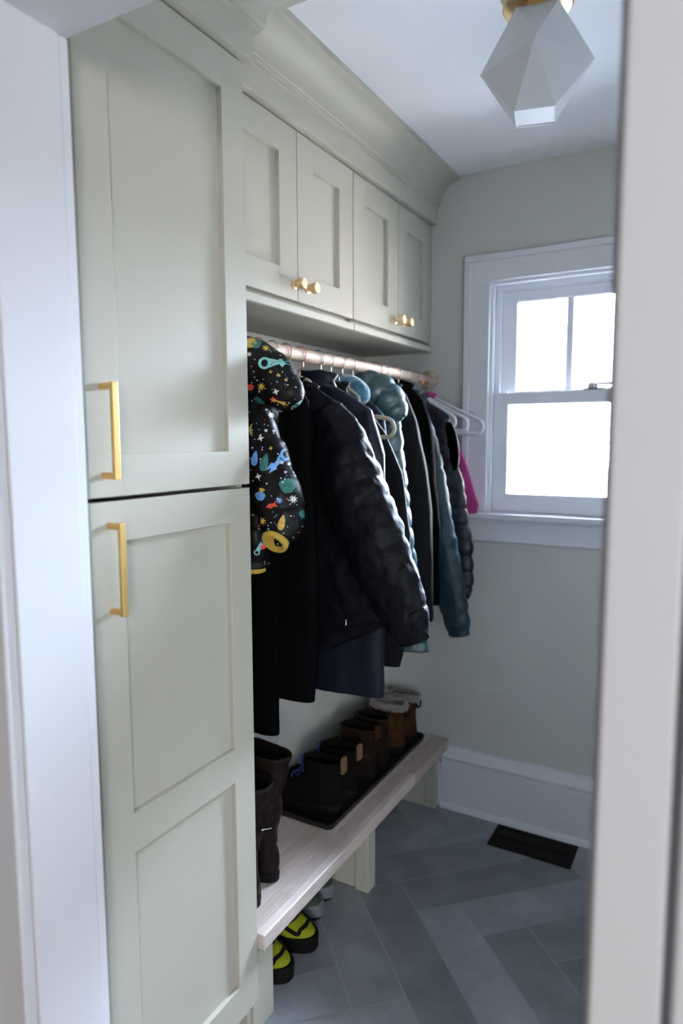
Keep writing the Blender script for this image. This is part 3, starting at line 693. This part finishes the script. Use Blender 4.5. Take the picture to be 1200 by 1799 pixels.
# --- big black puffer ---------------------------------------------------------------------
YD = -0.915
qD = quilt_fn(0.052, 0.0042, 2.2, wob=0.22, wr=0.005, sc=24)
def tiltD(x, u): return max(0.0, (x - 0.36)) * 0.52 * max(0, (u - 0.75) / 0.25) ** 1.5
TD, _ = garment('puffer_jacket', 'large black quilted puffer jacket with a fat sleeve in front of the navy coat', 'jacket', YD, [(1.635, 0.31), (1.61, 0.345), (1.575, 0.405), (1.53, 0.445), (1.40, 0.468), (1.20, 0.488), (1.02, 0.545), (0.92, 0.565), (0.895, 0.560)], [(0.5, 0.036), (1.35, 0.036), (1.56, 0.030), (1.635, 0.018)], 'black_nylon', qD, xl=0.07, tilt=tiltD, nz=170, na=96)
sleeve(TD, 'black_nylon', [(0.385, YD - 0.020, 1.555), (0.430, YD - 0.034, 1.455), (0.482, YD - 0.048, 1.335), (0.545, YD - 0.055, 1.205), (0.605, YD - 0.058, 1.09), (0.640, YD - 0.058, 1.015), (0.655, YD - 0.058, 0.982)], [0.046, 0.078, 0.086, 0.084, 0.070, 0.055, 0.040], quilt_fn(0.056, 0.0040, 6.4, wob=0.24, wr=0.006, sc=22), n=26, seg=72, flat=0.72)
collar(TD, 'black_nylon', YD, 0.050, 0.020, 1.595, 1.634, 5)
zp = MB().tube(catmull([(0.400, YD - 0.042, 1.150), (0.425, YD - 0.0435, 1.08), (0.452, YD - 0.044, 1.01)], 16), 0.0028, 8)
zpo = zp.obj('pocket_zip', M['black_shell'], TD)
MB().box(0.451, 0.455, YD - 0.050, YD - 0.047, 0.992, 1.010, 0.001).obj('zip_pull', M['steel'], zpo)
hanger(YD, 'hanger inside the large black puffer jacket', 'beige_velvet', half=0.06, drop=0.05, hook='copper_wire')

# --- navy long jacket ---------------------------------------------------------------------
YE = -0.822
TE, _ = garment('long_jacket', 'long navy satin jacket whose hem shows below the black puffer', 'jacket', YE, [(1.645, 0.31), (1.632, 0.325), (1.606, 0.384), (1.558, 0.454), (1.436, 0.497), (1.2, 0.500), (0.86, 0.492), (0.757, 0.494)], [(0.6, 0.036), (1.45, 0.036), (1.58, 0.026), (1.645, 0.018)], 'navy_satin', soft_fn(0.006, 8.8, 13), xl=0.09)
collar(TE, 'navy_satin', YE, 0.052, 0.024, 1.615, 1.665, 6)
hanger(YE, 'hanger inside the long navy jacket', 'beige_velvet', half=0.07, drop=0.055)

# --- charcoal jacket with its hanger end showing -------------------------------------------
YF = -0.748
TF, _ = garment('jacket', 'charcoal jacket slipped so its beige hanger end shows at the shoulder', 'jacket', YF, [(1.635, 0.31), (1.605, 0.345), (1.555, 0.415), (1.495, 0.462), (1.387, 0.512), (1.214, 0.540), (0.867, 0.522), (0.826, 0.512)], [(0.6, 0.026), (1.45, 0.026), (1.58, 0.020), (1.635, 0.014)], 'charcoal_cloth', soft_fn(0.005, 12.1, 12), xl=0.10)
collar(TF, 'charcoal_cloth', YF, 0.05, 0.020, 1.60, 1.65, 7)
hanger(YF - 0.018, 'beige hanger with its rounded end poking past the navy shoulder', 'beige_velvet', half=0.205, drop=0.108, r=0.0058, low=0.014, sag=0.74)
hanger(-0.700, 'bare beige hanger before the blue plush hood', 'beige_velvet', half=0.06, drop=0.04)

# --- plush-hooded jacket ------------------------------------------------------------------
YG = -0.635
TG, _ = garment('hooded_jacket', 'jacket with fuzzy blue plush-lined hood, just before the teal puffer', 'jacket', YG, [(1.63, 0.31), (1.60, 0.35), (1.55, 0.40), (1.3, 0.43), (0.98, 0.43)], [(0.6, 0.030), (1.45, 0.034), (1.63, 0.020)], 'navy_cloth', soft_fn(0.005, 15.3), xl=0.10)
hg = hood_rings([(0.225, YG - 0.02, 1.625), (0.23, YG - 0.02, 1.627), (0.262, YG - 0.02, 1.628), (0.305, YG - 0.02, 1.617), (0.338, YG - 0.02, 1.592), (0.346, YG - 0.02, 1.583)], [0.003, 0.028, 0.048, 0.052, 0.036, 0.003], 0.75, soft_fn(0.008, 2.0, 22))
MB().loft(hg).obj('hood', M['blue_plush'], TG, sharp=0)
hanger(YG, 'hanger under the fuzzy blue plush hood', 'beige_velvet', half=0.06, drop=0.05)

# --- teal puffer with hood ----------------------------------------------------------------
YH = -0.505
qH = quilt_fn(0.062, 0.0075, 4.4, wob=0.12, wr=0.003)
TH, _ = garment('puffer_jacket', 'teal hooded puffer jacket, its shiny hood bulging over the rod', 'jacket', YH, [(1.63, 0.31), (1.60, 0.34), (1.555, 0.385), (1.517, 0.396), (1.337, 0.417), (1.1, 0.450), (0.83, 0.497), (0.800, 0.496)], [(0.6, 0.040), (1.45, 0.040), (1.63, 0.025)], 'teal_nylon', qH, xl=0.10, nz=140)
hh = hood_rings([(0.222, YH - 0.030, 1.655), (0.228, YH - 0.030, 1.652), (0.268, YH - 0.030, 1.640), (0.320, YH - 0.030, 1.622), (0.366, YH - 0.030, 1.590), (0.397, YH - 0.030, 1.550), (0.404, YH - 0.030, 1.538), (0.406, YH - 0.030, 1.533)], [0.003, 0.022, 0.056, 0.066, 0.058, 0.040, 0.020, 0.003], 0.80, quilt_fn(0.046, 0.009, 1.3, wob=0.05, wr=0.002, sc=14))
MB().loft(hh).obj('hood', M['teal_nylon'], TH, sharp=0)
hanger(YH + 0.03, 'hanger inside the teal hooded puffer jacket', 'white_plastic', half=0.06, drop=0.055)

# --- two black jackets --------------------------------------------------------------------
YI = -0.400
TI, _ = garment('fleece_jacket', 'black fleece jacket directly beyond the teal hood', 'jacket', YI, [(1.655, 0.325), (1.63, 0.365), (1.547, 0.404), (1.367, 0.444), (1.235, 0.466), (0.89, 0.474), (0.87, 0.472)], [(0.6, 0.036), (1.45, 0.038), (1.655, 0.022)], 'charcoal_cloth', soft_fn(0.006, 21.0, 14), xl=0.10)
collar(TI, 'charcoal_cloth', YI, 0.056, 0.024, 1.62, 1.672, 9)
hanger(YI, 'hanger inside the black fleece jacket', 'white_plastic', half=0.06, drop=0.055)
YJ = -0.305
TJ, _ = garment('jacket', 'black high-collared jacket between the fleece and the dark teal puffer', 'jacket', YJ, [(1.66, 0.325), (1.645, 0.355), (1.608, 0.391), (1.54, 0.415), (1.49, 0.421), (1.166, 0.455), (0.92, 0.46), (0.905, 0.458)], [(0.6, 0.036), (1.45, 0.038), (1.66, 0.022)], 'black_wool', soft_fn(0.006, 25.0, 14), xl=0.10)
collar(TJ, 'black_wool', YJ, 0.06, 0.026, 1.62, 1.675, 10)
hanger(YJ, 'hanger inside the black high-collared jacket', 'white_plastic', half=0.06, drop=0.055)
hanger(-0.45, 'bare wire hanger between the teal puffer and the black fleece', 'steel', half=0.06, drop=0.055, r=0.0018)

# --- dark teal puffer with a long sleeve ---------------------------------------------------
YK = -0.212
qK = quilt_fn(0.058, 0.006, 14.4, wob=0.14, wr=0.003)
TK, _ = garment('puffer_jacket', 'dark teal quilted jacket with one sleeve hanging lowest near the window', 'jacket', YK, [(1.64, 0.31), (1.61, 0.34), (1.511, 0.385), (1.3, 0.415), (0.95, 0.42), (0.93, 0.418)], [(0.6, 0.032), (1.45, 0.034), (1.64, 0.020)], 'dark_teal_nylon', qK, xl=0.10)
sleeve(TK, 'dark_teal_nylon', [(0.350, YK - 0.010, 1.54), (0.372, YK - 0.014, 1.44), (0.402, YK - 0.018, 1.27), (0.440, YK - 0.02, 1.06), (0.483, YK - 0.02, 0.88), (0.500, YK - 0.02, 0.81), (0.505, YK - 0.02, 0.785)], [0.032, 0.046, 0.054, 0.058, 0.050, 0.043, 0.036], qK, n=20, seg=56, flat=0.62)
collar(TK, 'dark_teal_nylon', YK, 0.05, 0.022, 1.60, 1.65, 11)
hanger(YK, 'hanger inside the dark teal quilted jacket', 'white_plastic', half=0.06, drop=0.055)

# --- navy puffer vest ---------------------------------------------------------------------
YL = -0.135
qL = quilt_fn(0.058, 0.007, 17.0, wob=0.10, wr=0.003)
TL, _ = garment('puffer_vest', 'navy sleeveless puffer vest hanging close to the window wall', 'vest', YL, [(1.635, 0.31), (1.61, 0.34), (1.575, 0.408), (1.55, 0.418), (1.49, 0.420), (1.40, 0.445), (1.34, 0.472), (1.09, 0.514), (0.95, 0.520), (0.895, 0.503)], [(0.6, 0.034), (1.45, 0.034), (1.55, 0.028), (1.635, 0.018)], 'navy_nylon', qL, xl=0.07, nz=140)
collar(TL, 'navy_nylon', YL, 0.05, 0.022, 1.60, 1.648, 12)
arm = []
for s_, e in ((1.0, 0.0), (0.97, 0.004), (0.86, 0.002)):
    arm.append([(0.437 + 0.030 * s_ * math.cos(a) + 0.012 * math.sin(a) * -1 + e, YL - 0.020 - 0.0165 * s_ * math.cos(a) + -0.004, 1.452 + 0.085 * s_ * math.sin(a)) for a in [2 * PI * k / 40 for k in range(40)]])
MB().tube([Vector(p) for p in arm[0]], 0.0042, 16, closed=True).obj('armhole_piping', M['navy_nylon'], TL, sharp=0)
MB().loft([[(x + 0.0025 * 1, y - 0.002, z) for x, y, z in arm[0]], [(lerp(x, 0.437, 0.15), lerp(y, YL - 0.024, 0.15), lerp(z, 1.452, 0.15)) for x, y, z in arm[0]]]).obj('armhole_lining', M['black_wool'], TL, sharp=0)
hanger(YL, 'white hanger whose short rounded end pokes out of the navy vest armhole', 'white_plastic', half=0.150, drop=0.090, r=0.0055)

# --- pink fleece --------------------------------------------------------------------------
YM = -0.072
TM, _ = garment('fleece_jacket', 'bright pink fleece nearest the window, behind the navy vest', 'jacket', YM, [(1.64, 0.31), (1.615, 0.335), (1.52, 0.395), (1.491, 0.418), (1.397, 0.462), (1.235, 0.515), (1.205, 0.508)], [(0.6, 0.018), (1.45, 0.018), (1.64, 0.012)], 'pink_fleece', soft_fn(0.004, 31.0, 20), xl=0.07)
collar(TM, 'pink_fleece', YM, 0.05, 0.012, 1.605, 1.65, 13)
hanger(YM - 0.034, 'white hanger between the navy vest and the pink fleece', 'white_plastic', half=0.185, drop=0.098, r=0.0055, tape=True)
hanger(-0.036, 'empty white hanger hanging last, its end showing against the window casing', 'white_plastic', half=0.222, drop=0.108, r=0.0058)

# ------------------------------------------------------------------ boot tray
tray = MB(); tx0, tx1, ty0, ty1, tz = 0.022, 0.308, -0.800, -0.050, 0.2835
def rrect(x0, x1, y0, y1, r, z, n=6):
    out = []
    for cx, cy, a0 in ((x1 - r, y1 - r, 0), (x0 + r, y1 - r, 90), (x0 + r, y0 + r, 180), (x1 - r, y0 + r, 270)):
        for k in range(n + 1):
            a = math.radians(a0 + 90 * k / n); out.append((cx + r * math.cos(a), cy + r * math.sin(a), z))
    return out
tray.loft([rrect(tx0 + .006, tx1 - .006, ty0 + .006, ty1 - .006, .02, tz), rrect(tx0 + .002, tx1 - .002, ty0 + .002, ty1 - .002, .024, tz + .012), rrect(tx0, tx1, ty0, ty1, .026, tz + .020), rrect(tx0 + .003, tx1 - .003, ty0 + .003, ty1 - .003, .024, tz + .0215), rrect(tx0 + .008, tx1 - .008, ty0 + .008, ty1 - .008, .02, tz + .018), rrect(tx0 + .014, tx1 - .014, ty0 + .014, ty1 - .014, .018, tz + .004)])
tray_o = thing('boot_tray', 'shallow black boot tray with a raised rim on the bench top', 'tray', (0.165, -0.425, tz))
tray.obj('tray_body', M['black_plastic'], tray_o)
TZ = tz + 0.0045

# ------------------------------------------------------------------ footwear
def footprint(L, W, s=1.0, n=40, heelw=0.78):
    pts = []
    for k in range(n):
        a = 2 * PI * k / n; u = L / 2 + L / 2 * math.cos(a) * s
        f = u / L
        w = W / 2 * (heelw + (1 - heelw) * min(1, max(0, (f - 0.25) / 0.4)))
        pts.append((u, w * s * math.copysign(abs(math.sin(a)) ** 0.8, math.sin(a))))
    return pts
def shoe(name, label, cat, group, loc, yaw, L, W, levels, mats, sole=(0.026, 'rubber'), laces=None, tab=None, cuff=None, toe=None, band=None, loop=None, seed=0.0, wr=0.002):
    """levels [(z, u_back, u_front, width factor)] of the upper; local u runs heel to toe"""
    t = thing(name, label, cat, loc, group)
    ca, sa = math.cos(yaw), math.sin(yaw)
    T = lambda u, v, z: (loc[0] + u * ca - v * sa, loc[1] + u * sa + v * ca, loc[2] + z)
    zs, sm = sole
    # sole with a slight welt and heel notch
    fp = footprint(L, W)
    def ring(z, s): return [T(L / 2 + (u - L / 2) * s, v * s, z) for u, v in fp]
    MB().loft([ring(0, 0.95), ring(0.003, 0.985), ring(zs * 0.55, 0.99), ring(zs * 0.8, 1.0), ring(zs, 0.985)]).obj('sole', M[sm], t)
    zt = max(l[0] for l in levels); z0 = zs - 0.003; n = 44; rings = []; NZ = 34
    def lev(z): return interp(levels, z)
    for i in range(NZ + 1):
        z = lerp(z0, zt, i / NZ); ub, uf, wf = lev(z); r = []
        hl = (uf - ub) / 2; c = (uf + ub) / 2
        for k in range(n):
            a = 2 * PI * k / n; u = c + hl * math.cos(a); f = min(1, max(0, u / L))
            wbase = 0.80 + 0.20 * min(1, max(0, (f - 0.2) / 0.4))
            v = W / 2 * wf * wbase * math.copysign(abs(math.sin(a)) ** 0.85, math.sin(a))
            d = fbm(u * 25 + seed, v * 25, z * 30 + seed) * wr
            r.append(T(u + d * math.cos(a), v + d * math.sin(a), z))
        rings.append(r)
    ctr = Vector(T((lev(zt)[0] + lev(zt)[1]) / 2, 0, 0))
    top = [Vector(p) for p in rings[-1]]
    def inset(s, dz): return [(ctr.x + (p.x - ctr.x) * s, ctr.y + (p.y - ctr.y) * s, p.z + dz) for p in top]
    rings += [inset(0.95, 0.003), inset(0.86, -0.002)]
    mb = MB().loft(rings, cap1=False)
    mb.loft([inset(0.86, -0.002), inset(0.80, -0.03), inset(0.72, -0.07)], cap0=False, mi=1)
    up = mb.obj('upper', [M[mats[0]], M[mats[1]] if len(mats) > 1 else M['lining']], t, sharp=0)
    if cuff:
        h, m_ = cuff; q = []
        for s, dz in ((1.04, -h * 0.9), (1.12, -h * 0.55), (1.13, -h * 0.1), (1.06, h * 0.25), (0.92, h * 0.2), (0.80, -h * 0.3), (0.76, -h)):
            q.append([(x + 0.004 * N(x * 60, y * 60, z * 60), y + 0.004 * N(x * 60 + 5, y * 60, z * 60), z + 0.006 * N(x * 40, y * 40, 3 + seed)) for x, y, z in inset(s, dz)])
        MB().loft(q, cap0=False).obj('fleece_cuff', M[m_], t, sharp=0)
    if laces:
        m_, za, zb, k_ = laces; lm = MB()
        for j in range(k_):
            z = lerp(za, zb, j / max(1, k_ - 1)); uf = lev(z)[1]; w = W * 0.26
            for sgn in (1, -1):
                zz = lerp(za, zb, min(1, (j + 0.8) / max(1, k_ - 1))); uf2 = lev(zz)[1]
                lm.tube(catmull([T(uf - 0.016, -sgn * w, z), T((uf + uf2) / 2 + 0.006, 0, (z + zz) / 2 + 0.004), T(uf2 - 0.016, sgn * w, zz)], 5), 0.0024, 16)
        zz = zb; uf = lev(zb)[1]
        for sgn in (1, -1):
            lm.tube(catmull([T(uf + 0.003, 0, zb), T(uf + 0.008, sgn * 0.014, zb + 0.002), T(uf + 0.008, sgn * 0.028, zb - 0.012), T(uf + 0.004, sgn * 0.018, zb - 0.016), T(uf + 0.004, 0, zb)], 6), 0.0024, 16)
        lm.obj('laces', M[m_], t)
    if tab:
        m_, h = tab; ub = lev(zt)[0]
        q = [[T(ub + du, v, zt + z) for v, z in ((-0.014, -0.03), (0.014, -0.03), (0.015, h * 0.6), (0.009, h), (-0.009, h), (-0.015, h * 0.6))] for du in (-0.005, 0.003)]
        MB().loft(q).obj('heel_tab', M[m_], t)
    if loop:
        m_, r_ = loop; ub = lev(zt - 0.02)[0]
        MB().tube([T(ub - 0.006 + 0.004 * math.cos(a), r_ * 0.6 * math.cos(a), zt - 0.03 + r_ * math.sin(a)) for a in [2 * PI * k / 24 for k in range(24)]], 0.004, 16, closed=True).obj('pull_loop', M[m_], t)
    if toe:
        m_, ht = toe; q = []
        for i in range(7):
            z = lerp(zs * 0.6, ht, i / 6); ub, uf, wf = lev(max(z, z0)); hl = (uf - ub) / 2; c = (uf + ub) / 2; r = []
            g = 1.02 - 0.03 * (i / 6)
            for k in range(21):
                a = -PI * 0.42 + PI * 0.84 * k / 20; u = c + hl * math.cos(a) * g; f = min(1, max(0, u / L)); wbase = 0.80 + 0.20 * min(1, max(0, (f - 0.2) / 0.4))
                r.append((u + 0.003, W / 2 * wf * wbase * g * 1.02 * math.copysign(abs(math.sin(a)) ** 0.85, math.sin(a)), z))
            q.append([T(*p) for p in r] + [T(p[0] - 0.010, p[1] * 0.92, p[2]) for p in r[::-1]])
        MB().loft(q).obj('toe_guard', M[m_], t, sharp=60)
    if band:
        m_ = band; q = MB()
        for sgn in (1, -1):
            pts = []
            for f_, z in ((1.0, 0.064), (0.97, 0.063), (0.90, 0.056), (0.80, 0.070), (0.66, 0.056), (0.50, 0.074), (0.36, 0.058)):
                ub, uf, wf = lev(z); hl = (uf - ub) / 2; c = (uf + ub) / 2; u = lerp(ub, uf, f_); cs = max(-1, min(1, (u - c) / hl)); sn = math.sqrt(max(0, 1 - cs * cs)) ** 0.85
                wbase = 0.80 + 0.20 * min(1, max(0, (u / L - 0.2) / 0.4)); pts.append(T(u, sgn * (W / 2 * wf * wbase * sn + 0.001), z))
            q.tube(catmull(pts, 6), 0.0055, 16)
        q.obj('side_stripe', M[m_], t)
    return t

G1 = 'boots and shoes at the coat bench'
tallL = lambda top, lean: [(0.02, 0.002, 0.255, 0.98), (0.05, 0.0, 0.245, 1.0), (0.075, 0.004, 0.20, 0.98), (0.10, 0.010, 0.145, 0.94), (0.14, 0.012, 0.125, 0.95), (0.20, 0.002 - lean * .3, 0.125, 1.04), (0.24, 0.008 - lean * .4, 0.13, 1.0), (0.30, -0.004 - lean * .7, 0.138, 1.08), (top - 0.02, -lean, 0.15, 1.16), (top, -lean - 0.006, 0.155, 1.20)]
b1 = shoe('tall_boot', 'tall dark brown leather boot with silver zip pull, nearest the tall cupboard', 'boot', G1, (0.318, -1.176, 0.284), PI + 0.06, 0.262, 0.105, tallL(0.335, 0.034), ['brown_leather'], wr=0.006, seed=2)
MB().tube([(0.349, -1.2055, 0.520), (0.354, -1.200, 0.521), (0.359, -1.192, 0.519), (0.3605, -1.182, 0.517)], [0.0022, 0.0012, 0.0012, 0.0022], 16).obj('zip_pull', M['chrome'], b1)
shoe('tall_boot', 'tall dark brown leather boot standing just beyond the one with the zip pull', 'boot', G1, (0.300, -1.068, 0.284), PI - 0.03, 0.258, 0.100, tallL(0.362, 0.034), ['brown_leather'], wr=0.006, seed=5)
ankle = lambda H: [(0.02, 0.002, 0.268, 0.98), (0.045, 0.0, 0.262, 1.0), (0.07, 0.003, 0.225, 0.97), (0.095, 0.006, 0.165, 0.88), (0.125, 0.004, 0.140, 0.84), (H - 0.02, -0.002, 0.140, 0.90), (H, -0.006, 0.136, 0.92)]
for y, lab in ((-0.690, 'black hiking boot with blue laces and tan heel tab at the near tray end'), (-0.585, 'black hiking boot with blue laces, second from the near end of the tray')):
    shoe('hiking_boot', lab, 'boot', G1, (0.284, y, TZ), PI + 0.04, 0.258, 0.098, ankle(0.165), ['black_suede'], laces=('blue_lace', 0.085, 0.160, 5), tab=('tan_tab', 0.022), seed=y * 9)
for y, lab in ((-0.455, 'dark brown ankle boot in the middle of the tray, beside the hiking boots'), (-0.350, 'dark brown ankle boot in the middle of the tray, beside the fleecy boots')):
    shoe('ankle_boot', lab, 'boot', G1, (0.286, y, TZ), PI - 0.04, 0.260, 0.098, ankle(0.185), ['mid_brown_leather'], laces=('dark_lace', 0.085, 0.175, 5), tab=('tan_leather', 0.018), seed=y * 7)
for y, lab in ((-0.222, 'tan winter boot with cream fleece cuff, the nearer of the fleecy two'), (-0.112, 'tan winter boot with cream fleece cuff, closest to the window wall')):
    shoe('winter_boot', lab, 'boot', G1, (0.292, y, TZ), PI + 0.02, 0.262, 0.104, ankle(0.195), ['tan_leather', 'cream_fleece'], sole=(0.034, 'rubber'), laces=('dark_lace', 0.09, 0.175, 5), cuff=(0.026, 'cream_fleece'), loop=('mid_brown_leather', 0.018), toe=None, seed=y * 5, wr=0.003)
snk = [(0.02, 0.004, 0.282, 0.98), (0.04, 0.002, 0.280, 1.0), (0.058, 0.004, 0.262, 0.96), (0.075, 0.006, 0.225, 0.86), (0.09, 0.006, 0.175, 0.74), (0.105, 0.006, 0.135, 0.66)]
for y, lab in ((-1.066, 'lime yellow and black trail shoe under the bench, next to the near support'), (-0.938, 'lime yellow and black trail shoe under the bench, farther from the near support')):
    shoe('trail_shoe', lab, 'shoe', G1, (0.050, y, 0), 0.03, 0.286, 0.112, snk, ['lime'], sole=(0.046, 'rubber'), laces=('dark_lace', 0.075, 0.10, 4), band='rubber', seed=y * 3)
for y, x, lab in ((-0.818, 0.02, 'olive shoe with grey rubber toe under the bench, beside the lime shoes'), (-0.728, 0.004, 'olive shoe with grey rubber toe under the bench, beside the middle support')):
    shoe('canvas_shoe', lab, 'shoe', G1, (x + 0.02, y, 0), 0.05, 0.240, 0.098, [(z, a, b * 0.852, w) for z, a, b, w in snk], ['olive'], sole=(0.022, 'rubber'), laces=('dark_lace', 0.075, 0.10, 4), toe=('grey_rubber', 0.046), seed=y * 3)

# ------------------------------------------------------------------ floor register
vt = thing('floor_vent', 'dark bronze metal floor register set in the tiles by the baseboard', 'vent', (0.754, -0.113, 0))
vf = MB(); x0, x1, y0, y1 = 0.606, 0.902, -0.186, -0.041
vf.box(x0, x1, y0, y0 + 0.020, 0.0002, 0.005, 0.0015).box(x0, x1, y1 - 0.020, y1, 0.0002, 0.005, 0.0015).box(x0, x0 + 0.022, y0 + .019, y1 - .019, 0.0002, 0.005, 0.0015).box(x1 - 0.022, x1, y0 + .019, y1 - .019, 0.0002, 0.005, 0.0015)
vf.box(x0 + 0.02, x1 - 0.02, (y0 + y1) / 2 - 0.003, (y0 + y1) / 2 + 0.003, 0.0006, 0.0046, 0.0008)
vf.obj('vent_frame', M['vent'], vt)
vs = MB()
for k in range(26):
    xx = x0 + 0.028 + k * 0.0096
    vs.box(xx, xx + 0.0048, y0 + .019, y1 - .019, 0.0008, 0.0040, 0.0006)
vs.obj('louver', M['vent'], vt)
MB().box(x0 + 0.021, x1 - 0.021, y0 + 0.019, y1 - 0.019, 0.0001, 0.0006).obj('vent_dark_sheet', M['black_plastic'], vt)  # thin black sheet painted in for the darkness below the louvers

# ------------------------------------------------------------------ ceiling light
lx, ly, lrot = 0.889, -0.870, math.radians(13)
cl = thing('ceiling_light', 'faceted frosted glass ceiling light on a round brass canopy', 'lamp', (lx, ly, CEIL))
MB().lathe([(0.072, -0.0005), (0.076, -0.006), (0.076, -0.014), (0.072, -0.019), (0.060, -0.021), (0.046, -0.022), (0.046, -0.036), (0.040, -0.038)], (lx, ly, CEIL), 'Z', 48).obj('canopy', M['aged_brass'], cl)
def rp2(a, r, z): return Vector((lx + r * math.cos(a + lrot), ly + r * math.sin(a + lrot), z))
zt_, ze_, zb_ = 2.408, 2.300, 2.195
s_ = 0.043 * math.sqrt(2)
TQ = [rp2(PI / 4 + k * PI / 2, s_, zt_) for k in range(4)]; BQ = [rp2(PI / 4 + k * PI / 2, s_, zb_) for k in range(4)]; EQ = [rp2(k * PI / 2, 0.123, ze_) for k in range(4)]
vs_ = TQ + EQ + BQ; fs_ = []
for k in range(4):
    e, e2 = 4 + k, 4 + (k + 1) % 4; kp = (k - 1) % 4
    fs_ += [[kp, k, e], [8 + kp, 8 + k, e], [k, e, e2], [8 + k, e, e2]]
fs_ += [[0, 1, 2, 3]]
sh = MB(); sh.add(vs_, fs_)
bm = bmesh.new(); bv = [bm.verts.new(v) for v in vs_]
for f in fs_: bm.faces.new([bv[i] for i in f])
bmesh.ops.recalc_face_normals(bm, faces=bm.faces)
me = bpy.data.meshes.new('shade'); bm.to_mesh(me); bm.free(); me.materials.append(M['frosted']); me.transform(Matrix.Translation((-lx, -ly, -CEIL)))
so = bpy.data.objects.new('shade', me); C.objects.link(so); so.parent = cl
md = so.modifiers.new('thickness', 'SOLIDIFY'); md.thickness = 0.004; md.offset = -1
bd = [tuple(v) for v in BQ]
rim = MB()
for k in range(4): rim.tube([BQ[k], BQ[(k + 1) % 4]], 0.0016, 16)
rim.obj('shade_rim', M['frosted'], cl)
MB().add([tuple(lerp(Vector((lx, ly, zb_ + 0.004)), v + Vector((0, 0, 0.004)), 0.97)) for v in BQ] + [tuple(lerp(Vector((lx, ly, zb_ + 0.001)), v + Vector((0, 0, 0.001)), 0.97)) for v in BQ], [[0, 1, 2, 3], [7, 6, 5, 4], [0, 4, 5, 1], [1, 5, 6, 2], [2, 6, 7, 3], [3, 7, 4, 0]]).obj('bottom_lens', M['frosted'], cl, smooth=False)
MB().lathe([(0.012, 0.115), (0.013, 0.09), (0.026, 0.06), (0.029, 0.04), (0.024, 0.018), (0.010, 0.008), (0.002, 0.006)], (lx, ly, 2.27), 'Z', 24).obj('bulb', M['white_plastic'], cl)

# ------------------------------------------------------------------ outdoors
struct(MB().box(-14, 16, 0.3, 30, -1.3, -1.1), 'ground_outside', M['snow'])
# unseen overhang and brick wing, added to block high and sideways sky light
struct(MB().box(-2.5, 3.0, 0.131, 0.75, 2.42, 2.52).box(-2.5, 3.0, 0.73, 0.76, 2.34, 2.60), 'trim_sky_block', M['white'])
struct(MB().box(1.62, 1.95, 0.131, 2.6, -1.1, 2.42), 'wall_light_block', M['brick'])  # added wall out of view, keeps sideways light off the cabinets
hs = thing('neighbor_house', 'pale brick neighbouring house with low shingled roof outside the window', 'house', (-4.0, 8.0, -1.1))
HXL = -3.55
MB().box(HXL, 6.0, 8.0, 13.0, -1.1, 1.02).obj('brick_wall', M['brick'], hs)
rf = MB(); rf.loft([[(x, 7.55, 1.06), (x, 7.55, 1.16), (x, 10.5, 2.40), (x, 13.5, 1.16), (x, 13.5, 1.06), (x, 10.5, 2.25)] for x in (HXL - 0.35, 6.4)])
for k in range(14):
    y = 7.75 + k * 0.19; z = 1.16 + (y - 7.55) * (1.24 / 2.95); rng2 = random.Random(k); x = HXL - 0.3
    while x < 6.2:
        w = rng2.uniform(0.3, 0.8); rf.box(x, x + w - 0.02, y - 0.03, y + 0.16, z - 0.01, z + 0.03 + rng2.uniform(0, 0.02)); x += w
rf.obj('roof', M['shingle'], hs, smooth=False)
for x in (-2.35, -1.75):
    w_ = MB().box(x, x + 0.5, 7.95, 8.02, 0.35, 0.62).obj('window_frame', M['white'], hs)
    MB().box(x + 0.05, x + 0.45, 7.93, 7.96, 0.39, 0.58).obj('pane', M['dark_glass'], w_)
